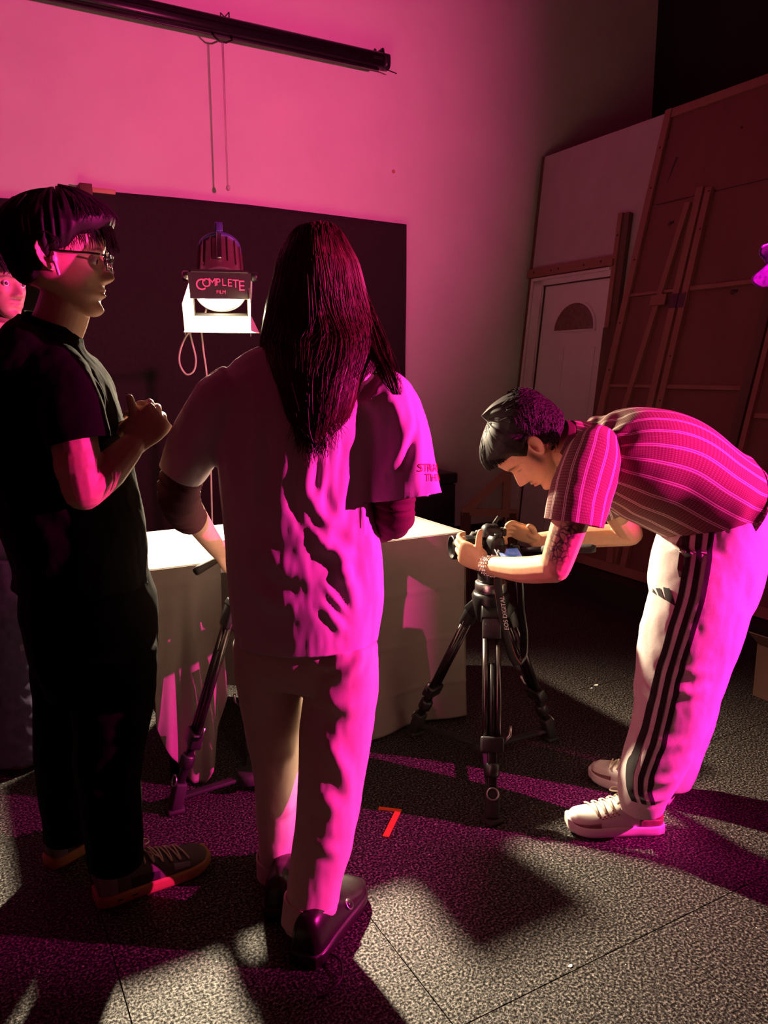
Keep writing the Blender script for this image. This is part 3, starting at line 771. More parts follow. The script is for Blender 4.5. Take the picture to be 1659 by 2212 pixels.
# stand behind the table, boom arm to the lamp
st = empty('light_stand', (1.62, 3.75, 0), 'black light stand behind the table carrying the film lamp on an arm', 'light stand')
PT = YP + Vector((0, 0.07, -0.235))
part('pole', tube([(1.62, 3.75, 0.55), (1.62, 3.75, 1.62)], 0.014, 12), 'black_metal', st)
part('pole', tube([(1.62, 3.75, 0.10), (1.62, 3.75, 0.75)], 0.018, 12), 'black_metal', st)
part('boom_arm', tube([PT + Vector((0, 0.0, -0.012)), (1.62, 3.75, 1.60)], 0.009, 10), 'black_metal', st)
part('knuckle', lathe([(0.03, -0.02), (0.03, 0.02)], (1.62, 3.75, 1.60), (0, 1, 0), 16), 'black_metal', st)
for k in range(3):
    a = 0.5 + k*2.094
    part('leg', tube([(1.62, 3.75, 0.42), (1.62 + 0.24*math.cos(a), 3.75 + 0.24*math.sin(a), 0.012)], 0.010, 10), 'black_metal', st)
# lamp cable hanging in a loop
def wallp(x, y, z): return (x, y, z)
cbm = mk('lamp_cable', *tube([LAMP + B*0.30 + Vector((0.0, 0.03, -0.05)), (1.039, 3.566, 1.611), (1.016, 3.579, 1.587), (0.978, 3.600, 1.566), (0.947, 3.618, 1.497), (0.941, 3.621, 1.434), (0.965, 3.608, 1.386), (0.996, 3.591, 1.399), (1.007, 3.584, 1.455), (0.994, 3.592, 1.539), (0.992, 3.593, 1.580), (1.035, 3.592, 1.596), (1.051, 3.605, 1.488), (1.067, 3.619, 1.338), (1.073, 3.639, 0.962), (1.069, 3.641, 0.455), (1.096, 3.649, 0.013)], 0.0045, 8, sub=6), 'cord_white')
tag(cbm, 'pale lamp cable looping down below the burning film lamp', 'cable')

# ================================================================== tripods
def tripod(name, label, apex, feet, bowl_r=0.045, ring=True):
    apex = Vector(apex)
    ctr = sum((Vector(f) for f in feet), Vector())/3
    t = empty(name, (ctr.x, ctr.y, 0), label, 'tripod')
    part('bowl', lathe([(0.030, -0.10), (0.048, -0.085), (0.062, -0.03), (0.066, 0.0), (0.060, 0.012), (0.05, 0.014)], apex, (0, 0, 1), 28), 'black_metal', t)
    part('bowl_ring', lathe([(0.053, 0.014), (0.055, 0.016), (0.055, 0.046), (0.050, 0.05), (0.03, 0.05)], apex, (0, 0, 1), 28), 'steel', t, label='silver levelling ring')
    part('fluid_head', join(lathe([(0.04, 0.05), (0.046, 0.056), (0.046, 0.085), (0.036, 0.095), (0.02, 0.097)], apex, (0, 0, 1), 28), ), 'black_plastic', t)
    for f in feet:
        f = Vector(f); out = Vector((f.x-ctr.x, f.y-ctr.y, 0)).normalized(); side = Vector((-out.y, out.x, 0))
        top = apex + out*0.060 + Vector((0, 0, -0.045))
        dirv = (f + Vector((0, 0, 0.03)) - top); L = dirv.length; d = dirv/L
        nrm = d.cross(side).normalized()
        sh = part('shoulder', beam(apex + out*0.03 + Vector((0, 0, -0.03)), top + d*0.03, 0.07, 0.05, side=side, bev=0.006), 'black_metal', t)
        part('clamp_block', beam(top, top + d*0.09, 0.062, 0.034, side=side, bev=0.005), 'black_plastic', t)
        p0 = top + d*0.07; p1 = top + d*(L*0.66)
        for s in (-0.021, 0.021):
            part('leg_tube', tube([p0 + side*s, p1 + side*s], 0.0105, 12), 'tube_metal', t)
        part('middle_tube', tube([p0 + d*0.1 + nrm*0.004, top + d*(L*0.70)], 0.010, 12), 'black_metal', t)
        part('leg_clamp', beam(p1 - d*0.015, p1 + d*0.035, 0.075, 0.038, side=side, bev=0.006), 'black_plastic', t)
        part('clamp_lever', tube([p1 + side*0.038, p1 + side*0.058 - d*0.02, p1 + side*0.06 - d*0.05], 0.005, 8), 'steel', t)
        lw = part('lower_leg', beam(p1, top + d*(L-0.03), 0.030, 0.022, side=side, bev=0.004), 'black_metal', t)
        part('lock_collar', lathe([(0.018, 0), (0.024, 0.006), (0.024, 0.04), (0.018, 0.046)], p1 + d*0.065, d, 16), 'black_plastic', t)
        part('foot_ring', tube([p1 + d*0.16 + nrm*0.022 + (side*math.cos(a)+d*math.sin(a))*0.018 for a in np.linspace(0, 2*math.pi, 14, endpoint=False)], 0.003, 6, closed=True), 'steel', lw)
        part('rubber_foot', beam(top + d*(L-0.075), f + Vector((0, 0, 0.012)), 0.046, 0.04, side=side, bev=0.008), 'black_rubber', t)
        part('foot_pad', box((f.x-0.028, f.y-0.028, 0.0005), (f.x+0.028, f.y+0.028, 0.016), 0.006), 'black_rubber', t)
    for i in range(3):                     # ground spreader
        f = Vector(feet[i])
        part('spreader_arm', beam((ctr.x, ctr.y, 0.055), (f.x*0.93+ctr.x*0.07, f.y*0.93+ctr.y*0.07, 0.045), 0.012, 0.028, bev=0.003), 'black_rubber', t)
    part('spreader_hub', lathe([(0.04, 0.035), (0.045, 0.04), (0.045, 0.068), (0.035, 0.074)], (ctr.x, ctr.y, 0), (0, 0, 1), 20), 'black_rubber', t)
    return t, ctr
T1 = (1.577, 2.063, 0.636)
t1, _ = tripod('video_tripod', 'black video tripod carrying the photo camera, in front of the bending man', T1, [(1.376, 1.763, 0.000), (1.474, 2.394, 0.000), (1.907, 2.098, 0.000)])
# pan handle and maker name of the near tripod
hd = Vector(T1) + Vector((0, 0, 0.085))
part('pan_handle', tube([hd, Vector((1.638, 1.971, 0.808)), Vector((1.665, 1.887, 0.826))], 0.008, 10), 'black_metal', t1)
part('handle_grip', tube([Vector((1.661, 1.901, 0.823)), Vector((1.665, 1.887, 0.825)), Vector((1.737, 1.756, 0.845)), Vector((1.743, 1.746, 0.846))], [0.010, 0.0145, 0.0145, 0.011], 14), 'black_rubber', t1)
part('head_plate', xf(box((-0.045, -0.07, 0.0), (0.045, 0.07, 0.022), 0.004), Vector(T1) + Vector((0, 0, 0.098)), frame_of((-0.95, 0.42, 0), (0, 0, 1))), 'black_plastic', t1)
part('tilt_arm', xf(box((-0.05, -0.02, -0.05), (-0.036, 0.02, 0.012), 0.004), Vector(T1) + Vector((0, 0, 0.10)), frame_of((-0.95, 0.42, 0), (0, 0, 1))), 'black_metal', t1)
V, F = text_mesh('sachtler', 0.020, 0.0004)
tv = Vector((-0.488, -0.873, 0)); tr_ = Vector((0.873, -0.488, 0))
part('lettering', (np.array([(Vector(T1) + tv*0.069 + tr_*v[0]*1.0 + Vector((0, 0, -0.075 + v[1])) + tv*(0.026*1+v[2]))[:] for v in V]), F), 'steel', t1, smooth=False, label='small maker name')

T2 = (0.786, 2.264, 0.734)
t2, _ = tripod('video_tripod', 'black video tripod half hidden behind the long-haired person', T2, [(0.517, 2.311, 0.000), (0.831, 2.465, 0.000), (0.962, 2.164, 0.000)])
h2 = Vector(T2) + Vector((0, 0, 0.09))
part('pan_handle', tube([h2, Vector((0.667, 2.193, 0.849)), Vector((0.627, 2.170, 0.844))], 0.007, 10), 'tube_metal', t2)
part('handle_grip', tube([Vector((0.654, 2.189, 0.846)), Vector((0.640, 2.180, 0.846)), Vector((0.586, 2.147, 0.834)), Vector((0.574, 2.142, 0.829))], [0.009, 0.012, 0.013, 0.011], 12), 'black_rubber', t2)
part('head_plate', xf(box((-0.04, -0.06, 0.0), (0.04, 0.06, 0.02), 0.004), h2 + Vector((0, 0, 0.01)), frame_of((0.2, 1, 0), (0, 0, 1))), 'black_plastic', t2)

# compact camera on the second tripod
vc = empty('compact_camera', h2 + Vector((0, 0, 0.032)), 'small black camera on the tripod hidden behind the long-haired person', 'camera')
ax2 = frame_of((0.25, 1, 0), (0, 0, 1))
part('body', xf(box((-0.06, -0.03, 0.001), (0.06, 0.03, 0.075), 0.008), BASES[vc.name], ax2), 'black_plastic', vc)
part('lens', lathe([(0.03, 0.0), (0.032, 0.01), (0.032, 0.06), (0.028, 0.065)], Vector(BASES[vc.name]) + Vector(ax2[1])*0.03 + Vector((0, 0, 0.036)), ax2[1], 24), 'black_gloss', vc)

# ================================================================== photo camera on the near tripod
mat('lcd', (0.02, 0.03, 0.06), 0.2, noise=(45, (0.35, 0.45, 0.8), 0.12), emit=((0.25, 0.4, 1.0), 0.25))
mat('red_ring', (0.6, 0.03, 0.05), 0.4)
ph0 = Vector(T1) + Vector((0, 0, 0.121))
ph = empty('photo_camera', ph0, 'black digital photo camera on the near tripod, held by the bending man', 'camera')
pax = frame_of((-0.958, 0.285, 0.0), (0, 0, 1))        # right, forward (lens), up
def P(VF): return xf(VF, ph0, pax)
bodyo = Loft([((0, 0, 0.001), 0.066, 0.030, 0.026, 3.2), ((0, 0, 0.012), 0.071, 0.034, 0.030, 3.2), ((0, 0, 0.06), 0.072, 0.034, 0.030, 3.2), ((0, 0, 0.085), 0.070, 0.032, 0.029, 3.0), ((0, 0, 0.098), 0.060, 0.026, 0.024, 2.8)], (1, 0, 0))
part('body', P(bodyo.grid(48, 20)[:2]), 'black_plastic', ph)
part('grip', P(Loft([((0.055, 0.035, 0.006), 0.018, 0.020), ((0.056, 0.042, 0.02), 0.020, 0.024), ((0.056, 0.044, 0.06), 0.020, 0.024), ((0.054, 0.036, 0.088), 0.017, 0.02)], (1, 0, 0)).grid(20, 12)[:2]), 'black_rubber', ph)
part('prism_hump', P(Loft([((0, 0.0, 0.088), 0.038, 0.042, 0.034, 2.6), ((0, 0.0, 0.108), 0.031, 0.040, 0.032, 2.6), ((0, -0.002, 0.122), 0.021, 0.032, 0.027, 2.4), ((0, -0.003, 0.126), 0.010, 0.018, 0.018)], (1, 0, 0)).grid(32, 14)[:2]), 'black_plastic', ph)
part('mode_dial', P(lathe([(0.013, 0), (0.0135, 0.002), (0.0135, 0.011), (0.012, 0.013)], (-0.048, -0.002, 0.093), (0, 0, 1), 24)), 'black_metal', ph)
part('shutter_button', P(lathe([(0.008, 0), (0.008, 0.005), (0.006, 0.007)], (0.052, 0.034, 0.092), (0, 0.3, 1), 16)), 'steel', ph)
part('hot_shoe', P(box((-0.010, -0.016, 0.124), (0.010, 0.010, 0.129), 0.001)), 'steel_dark', ph)
part('viewfinder', P(box((-0.020, -0.046, 0.088), (0.020, -0.028, 0.114), 0.005)), 'black_rubber', ph)
lens = part('lens', P(lathe([(0.034, 0.0), (0.036, 0.002), (0.036, 0.028), (0.0335, 0.030), (0.0335, 0.036), (0.037, 0.038), (0.037, 0.072), (0.035, 0.074), (0.035, 0.080), (0.039, 0.083), (0.041, 0.094), (0.0415, 0.112), (0.040, 0.116), (0.036, 0.116), (0.032, 0.106)], (0, 0.030, 0.055), (0, 1, 0), 44)), 'black_metal', ph)
for k in range(36):                      # zoom ring ribs
    a = 2*math.pi*k/36
    part('ring_rib', P(beam((0.0372*math.cos(a), 0.030+0.042, 0.055+0.0372*math.sin(a)), (0.0372*math.cos(a), 0.030+0.068, 0.055+0.0372*math.sin(a)), 0.0025, 0.0025)), 'black_rubber', lens, smooth=False)
part('front_glass', P(lathe([(0.034, 0.0), (0.02, 0.003), (0.002, 0.005)], (0, 0.135, 0.055), (0, 1, 0), 32)), 'black_gloss', lens)
part('lens_mark', P(box((-0.0345, 0.048, 0.045), (-0.0365, 0.060, 0.066), 0.0004)), 'white_print', lens, smooth=False)
part('lens_mark', P(box((-0.033, 0.078, 0.030), (-0.0375, 0.082, 0.052), 0.0004)), 'red_ring', lens, smooth=False)
# flip-out screen on the near side, tilted up
sax_o = ph0 + Vector(pax[0])*-0.068 + Vector(pax[1])*-0.026 + Vector((0, 0, 0.056))
sdir = (Vector(pax[0])*-0.80 + Vector((0, 0, -0.34))).normalized()
sax = frame_of(sdir, Vector((0, 0, 1)))
scr = part('flip_screen', xf(box((-0.045, 0.0, -0.005), (0.045, 0.062, 0.005), 0.003), sax_o, sax), 'black_plastic', ph)
part('screen_glass', xf(box((-0.036, 0.006, 0.0045), (0.036, 0.055, 0.0062), 0.0004), sax_o, sax), 'lcd', scr, smooth=False, label='lit preview screen')
part('screen_hinge', tube([sax_o - Vector(sax[0])*0.03, sax_o + Vector(sax[0])*0.03], 0.006, 10), 'black_metal', ph)
part('microphone_stub', P(tube([(0.02, -0.012, 0.126), (0.022, -0.03, 0.15)], 0.006, 10)), 'black_rubber', ph)
# neck strap hanging down in a loop
def strap(pts, wv, thick=0.0025, n=3):
    sp = smooth_path([Vector(p) for p in pts], 8)
    W_ = [np.array(wv[0])*(1-i/(len(sp)-1)) + np.array(wv[1])*(i/(len(sp)-1)) for i in range(len(sp))] if np.ndim(wv[0]) else [np.array(wv)]*len(sp)
    return ribbon([p[:] for p in sp], W_, n), sp
rv = np.array([0.873, -0.488, 0.0]); av = np.array([0.488, 0.873, 0.0])
sA, spA = strap([(1.565, 1.989, 0.825), (1.531, 1.963, 0.779), (1.536, 1.971, 0.703), (1.549, 1.969, 0.624), (1.568, 1.964, 0.525), (1.595, 1.961, 0.447), (1.626, 1.966, 0.404)], [rv*0.012, rv*0.014 + np.array([0, 0, 0.004])])
solid(part('strap', sA, 'black_rubber', ph), 0.003)
sB, spB = strap([(1.677, 2.064, 0.806), (1.662, 2.027, 0.724), (1.658, 2.006, 0.664), (1.657, 1.995, 0.584), (1.666, 1.985, 0.502), (1.658, 1.977, 0.430), (1.626, 1.966, 0.404)], [rv*0.015, rv*0.014])
solid(part('strap', sB, 'black_gloss', ph), 0.003)
V, F = text_mesh('EOS DIGITAL', 0.021, 0.0004, xs=1.0)
cen = Vector((1.561, 1.966, 0.604)); sd_ = (Vector((1.568, 1.964, 0.525)) - Vector((1.545, 1.971, 0.657))).normalized()
sr_ = Vector(rv); so = sd_.cross(sr_).normalized()
if so.dot(Vector(av)) > 0: so = -so
part('strap_lettering', (np.array([(cen - sd_*v[0] + sr_*-v[1] + so*(0.012+v[2]))[:] for v in V]), F), 'white_print', ph, smooth=False, label='white words EOS DIGITAL')
for s in (-1, 1):
    part('strap_edge', tube([p + Vector(rv)*s*0.0125 - Vector(av)*0.002 for p in spA], 0.0008, 6), 'red_ring', ph)

# ================================================================== magenta stage lamp on its stand, right of the frame
ML = Vector((3.42, -0.13, 1.70)); MD = (Vector((1.05, 1.85, 1.05)) - ML).normalized()
sl_ = empty('stage_lamp', (ML.x, ML.y, 0), 'black stage lamp with added beam-cutting plates on a tripod stand right of the group', 'stage lamp')
part('housing', lathe([(0.03, -0.02), (0.085, -0.02), (0.085, -0.22), (0.05, -0.25)], ML, MD, 28), 'black_metal', sl_)
part('pole', tube([(ML.x, ML.y, 0.02), (ML.x, ML.y, 1.58)], 0.016, 12), 'black_metal', sl_)
part('yoke', tube([ML + Vector((0.10, 0.09, -0.02)) - MD*0.12, ML + Vector((0.06, 0.05, -0.13)) - MD*0.06, Vector((ML.x, ML.y, 1.57)), ML + Vector((-0.06, -0.05, -0.13)) - MD*0.06, ML + Vector((-0.10, -0.09, -0.02)) - MD*0.12], 0.008, 8, sub=4), 'black_metal', sl_)
for k in range(3):
    a = 0.4 + k*2.094
    part('leg', tube([(ML.x, ML.y, 0.5), (ML.x + 0.35*math.cos(a), ML.y + 0.35*math.sin(a), 0.012)], 0.011, 10), 'black_metal', sl_)
def az(deg, r): return Vector((-math.cos(math.radians(deg))*r, math.sin(math.radians(deg))*r, 0))
for a0, a1 in ((53.0, 84.0), (30.0, 2.0)):  # unseen upright plates, added to cut magenta light off the table end and near floor
    p0 = ML + az(a0, 0.32); p1 = ML + az(a1, 0.24); hz_ = Vector((0, 0, 0.24))
    part('added_flag', plate(p0 - hz_, p0 + hz_*0.6, p1 + hz_*0.6, p1 - hz_, 0.003), 'door_black', sl_, smooth=False)
p0 = ML + az(26, 0.33); p1 = ML + az(41, 0.33)  # low plates, also added, keeping the beam off the floor
part('added_flag', plate(p0 + Vector((0, 0, -0.180)), p0 + Vector((0, 0, -0.34)), p1 + Vector((0, 0, -0.34)), p1 + Vector((0, 0, -0.192)), 0.003), 'door_black', sl_, smooth=False)
p0 = ML + az(41.5, 0.33); p1 = ML + az(60, 0.33)
part('added_flag', plate(p0 + Vector((0, 0, -0.250)), p0 + Vector((0, 0, -0.36)), p1 + Vector((0, 0, -0.36)), p1 + Vector((0, 0, -0.258)), 0.003), 'door_black', sl_, smooth=False)

# ================================================================== purple gel at the right edge
mat('gel', (0.07, 0.01, 0.16), 0.15, noise=(30, (0.22, 0.02, 0.40), 0.15), bump=0.4, bscale=25, bdist=0.01)
gl = empty('gel_frame', (2.507, 1.367, 0.000), 'crumpled purple gel sheet on a stand at the right edge', 'gel sheet')
def gel(a, b):
    p = Vector((2.065, 1.481, 1.696)) * (1-a) + Vector((2.243, 1.381, 1.766))*a
    return (p.x + 0.02*math.sin(7*b+3*a), p.y + 0.02*math.sin(9*b+5*a), p.z + 0.115*(0.5-b) - 0.05*b*a)
solid(part('gel_sheet', sheet(0, 0, 0, 24, 18, gel), 'gel', gl), 0.0015)
g0 = (2.507, 1.367, 0.000)
part('stand_pole', tube([(g0[0], g0[1], 0.0), (g0[0], g0[1], 1.68)], 0.013, 12), 'black_metal', gl)
part('clamp_arm', tube([(g0[0], g0[1], 1.66), (2.199, 1.406, 1.741)], 0.008, 10), 'black_metal', gl)

# ================================================================== building blocks for people
RV = np.array([0.873, -0.488, 0.0]); AV = np.array([0.488, 0.873, 0.0]); ZV = np.array([0.0, 0.0, 1.0])
def pch(x, xs, ys):
    """smooth monotone-ish interpolation through knots"""
    xs = np.array(xs, float); ys = np.array(ys, float); h = np.diff(xs); dl = np.diff(ys)/h
    m = np.zeros(len(xs)); m[0] = dl[0]; m[-1] = dl[-1]
    for i in range(1, len(xs)-1):
        m[i] = 0 if dl[i-1]*dl[i] <= 0 else 2*dl[i-1]*dl[i]/(dl[i-1]+dl[i])
    x = np.clip(x, xs[0], xs[-1]); i = np.clip(np.searchsorted(xs, x, 'right')-1, 0, len(h)-1); t = (x-xs[i])/h[i]
    return ys[i]*(1+2*t)*(1-t)**2 + m[i]*h[i]*t*(1-t)**2 + ys[i+1]*t*t*(3-2*t) + m[i+1]*h[i]*t*t*(t-1)
HZ = [-.004, .003, .009, .018, .035, .050, .075, .10, .125, .145, .17, .195, .215, .228, .235]
HF = [.040, .064, .075, .081, .077, .085, .086, .085, .083, .094, .095, .084, .062, .036, .004]
HB = [.000, .004, .012, .025, .045, .060, .080, .093, .101, .104, .100, .086, .063, .036, .004]
HW = [.014, .026, .035, .042, .052, .059, .066, .070, .074, .0765, .074, .064, .047, .028, .004]
def head_base(th, z, off=0.0):
    """skull and face without features; th = 0 at the right ear, 90 deg = face"""
    F = pch(z, HZ, HF); Bk = pch(z, HZ, HB); Wd = pch(z, HZ, HW)
    c = np.cos(th); s = np.sin(th); Y = np.where(s >= 0, F, Bk)
    n = np.where(s >= 0, 2.25, 2.05)
    r = ((np.abs(c)/Wd)**n + (np.abs(s)/np.maximum(Y, 1e-4))**n)**(-1/n)
    x = r*c; y = r*s
    k = np.clip((0.075-y)/0.10, 0, 1); k = k*k*(3-2*k)
    z2 = z + 0.045*np.clip(1-z/0.085, 0, 1)*k
    P = np.stack([x, y, z2], 1)
    if np.ndim(off) or off:
        d = np.stack([x, y, (z-0.13)*0.75], 1); d /= np.linalg.norm(d, axis=1)[:, None]+1e-9
        P = P + d*np.reshape(off, (-1, 1))
    return P
def g2(x, y, a, b, sx, sy): return np.exp(-((x-a)/sx)**2-((y-b)/sy)**2)
def head_mesh(nose=1.0, lips=1.0, brow=1.0, chin=0.0):
    nu, nv = 150, 190
    t = np.linspace(0, 1, nv); zz = -0.004 + 0.239*(0.5-0.5*np.cos(np.pi*np.clip(t*0.94+0.06*t, 0, 1)))*0.35 + 0.239*t*0.65
    th = 2*np.pi*np.arange(nu)/nu
    T, Z = np.meshgrid(th, zz); T = T.ravel(); Z = Z.ravel(); P = head_base(T, Z)
    x = P[:, 0]; ax = np.abs(x); front = np.clip(np.sin(T)*2.2, 0, 1)
    rid = pch(Z, [0, .072, .075, .080, .086, .094, .105, .118, .130, .142, .3], [0, 0, .010, .0225, .0285, .0255, .0190, .0115, .0050, 0, 0])*nose
    sg = pch(Z, [0, .07, .088, .105, .125, .3], [.015, .0155, .0135, .0095, .008, .008])
    d = rid*np.exp(-(ax/sg)**2)
    d = d + 0.009*nose*g2(ax, Z, .0145, .081, .0065, .0065)
    d = d - 0.0105*g2(ax, Z, .031, .1205, .0165, .0105) + 0.0062*g2(ax, Z, .0315, .1175, .012, .0075)
    d = d + 0.0035*brow*g2(ax, Z, .030, .136, .022, .006)
    d = d + 0.0045*g2(ax, Z, .046, .098, .018, .016)
    d = d + lips*(0.0052*g2(ax, Z, .004, .0605, .017, .0038) + 0.0058*g2(ax, Z, 0, .0485, .0165, .0048) - 0.0060*g2(ax, Z, 0, .0545, .020, .0022) - 0.003*g2(ax, Z, 0, .040, .015, .004))
    d = d - 0.0025*g2(ax, Z, 0, .068, .004, .005) + (0.003+chin)*g2(ax, Z, 0, .018, .017, .011)
    d = d - 0.0035*g2(ax, Z, .040, .062, .010, .016)
    P[:, 1] += d*front
    F = []
    for j in range(nv-1):
        for i in range(nu): F.append((j*nu+i, j*nu+(i+1) % nu, (j+1)*nu+(i+1) % nu, (j+1)*nu+i))
    F.append(tuple(range(nu))[::-1]); F.append(tuple((nv-1)*nu+i for i in range(nu)))
    return P, F
def ear_mesh(s):
    """one ear on side s (+1 right)"""
    nr, nu = 16, 44; V = []; F = []
    for side in (1, 0):
        for j in range(nr):
            r = (j+0.001)/(nr-1)
            for i in range(nu):
                a = 2*math.pi*i/nu; c, sn = math.cos(a), math.sin(a)
                wy = 0.0185*(1+0.18*sn); wzz = 0.033 if sn > 0 else 0.031
                y = wy*r*c; z = wzz*r*sn
                if side:
                    rim = 0.0075*math.exp(-((r-0.86)/0.13)**2)*(1 if sn > -0.55 else 0.4)
                    anti = 0.004*math.exp(-((r-0.55)/0.10)**2)*(1 if c < 0.3 else 0.2)
                    con = -0.006*math.exp(-((r-0.1)/0.35)**2)
                    h = 0.010*(1-max(0, r-0.9)*7) + rim + anti + con
                else: h = -0.004 if r < 0.75 else -0.004 + 0.010*(r-0.75)/0.25
                x = h + 0.010*(-c)*r + 0.002*sn
                V.append((s*(0.071+x), -0.008+y*0.97-z*0.18, 0.122+z))
    for k in range(2):
        for j in range(nr-1):
            for i in range(nu):
                a = k*nr*nu+j*nu+i; b = k*nr*nu+j*nu+(i+1) % nu
                F.append((a, b, b+nu, a+nu))
    o = (nr-1)*nu
    for i in range(nu): F.append((o+i, o+(i+1) % nu, nr*nu+o+(i+1) % nu, nr*nu+o+i))
    return np.array(V), F
def hair_cap(hairline, thick, seed=0, nu=170, nv=120, ridge=0.0025, rfreq=60, z0=0.03):
    """solid cap of hair; hairline(th)->lowest z; thick(th, z)->metres"""
    t = np.linspace(0, 1, nv); zz = z0 + (0.2349-z0)*(1-(1-t)**1.5)
    th = 2*np.pi*np.arange(nu)/nu; T, Z = np.meshgrid(th, zz); T = T.ravel(); Z = Z.ravel()
    hl = hairline(T); e = np.clip((Z-hl)/0.018, -1, 1)
    P0 = head_base(T, Z)
    rd = ridge*(vnoise(np.stack([T*rfreq/6.28+seed, Z*18, Z*0+seed], 1)) + 0.6*vnoise(np.stack([T*rfreq/2.6, Z*30+seed, Z*0], 1)))
    off = np.where(e > 0, e**0.6*(thick(T, Z) + rd), e*0.012)
    P = head_base(T, Z, off)
    F = []
    for j in range(nv-1):
        for i in range(nu): F.append((j*nu+i, j*nu+(i+1) % nu, (j+1)*nu+(i+1) % nu, (j+1)*nu+i))
    F.append(tuple(range(nu))[::-1]); F.append(tuple((nv-1)*nu+i for i in range(nu)))
    return P, F
def strands(paths, r0=0.0009, r1=0.0003, seg=3):
    """many thin hairs in one mesh; paths: list of (n,3) arrays"""
    V = []; F = []; k = 0
    for p in paths:
        p = np.asarray(p, float); n = len(p)
        d = np.gradient(p, axis=0); d /= np.linalg.norm(d, axis=1)[:, None]+1e-12
        a = np.cross(d, (0.3, 0.5, 0.81)); a /= np.linalg.norm(a, axis=1)[:, None]+1e-12; b = np.cross(d, a)
        rr = np.linspace(r0, r1, n)[:, None]
        for q in range(seg):
            g = 2*math.pi*q/seg; V.append(p + (a*math.cos(g)+b*math.sin(g))*rr)
        # vertices stored ring-blocked: index = k + q*n + i
        for i in range(n-1):
            for q in range(seg):
                q2 = (q+1) % seg
                F.append((k+q*n+i, k+q2*n+i, k+q2*n+i+1, k+q*n+i+1))
        k += seg*n
    return np.vstack(V), F
def hand_parts(curls, thumb, thumb_side=1, spread=0.02, scale=1.0):
    """palm, four fingers, thumb; wrist at origin, fingers +y, palm faces -z"""
    s = thumb_side; out = []
    palm = Loft([((0, -0.02, 0), .026, .018, .018), ((0, 0.01, 0), .029, .018, .017), ((0.002*s, 0.045, 0), .040, .016, .016, 2.4), ((0.002*s, 0.080, 0.001), .042, .014, .014, 2.5), ((0, 0.098, 0), .038, .010, .010, 2.3)], (1, 0, 0))
    out.append(palm.grid(28, 16)[:2])
    out.append(ellipsoid((0.026*s, 0.032, -0.008), (0.017, 0.028, 0.015)))
    bx = [0.031, 0.011, -0.010, -0.030]; ln = [0.074, 0.082, 0.076, 0.060]; by = [0.090, 0.095, 0.091, 0.083]
    for i in range(4):
        a1, a2, a3 = curls[i]
        p = np.array([bx[i]*s, by[i], 0.0]); pts = [p - np.array([0, 0.014, 0]), p]; ang = 0; sx = spread*(1.5-i)*s
        for L, a in zip((0.46, 0.30, 0.24), (a1, a2, a3)):
            ang += math.radians(a)
            p = p + ln[i]*L*np.array([sx*math.cos(ang), math.cos(ang), -math.sin(ang)]); pts.append(p)
        r = 0.0096 if i < 3 else 0.0084
        out.append(capsule(pts, [r*1.05, r*1.05, r, r*0.95, r*0.82], 12, 4))
    out.append(capsule([np.array(p)*np.array([s, 1, 1]) for p in thumb], [0.0125, 0.0115, 0.0105, 0.0088], 12, 4))
    return [(v*scale, f) for v, f in out]
FIST = [(78, 95, 55)]*4
THUMB_UP = [(0.024, 0.03, -0.004), (0.046, 0.052, -0.006), (0.070, 0.070, -0.004), (0.090, 0.078, 0.0)]
THUMB_REST = [(0.024, 0.028, -0.006), (0.046, 0.055, -0.018), (0.050, 0.085, -0.028), (0.046, 0.108, -0.034)]

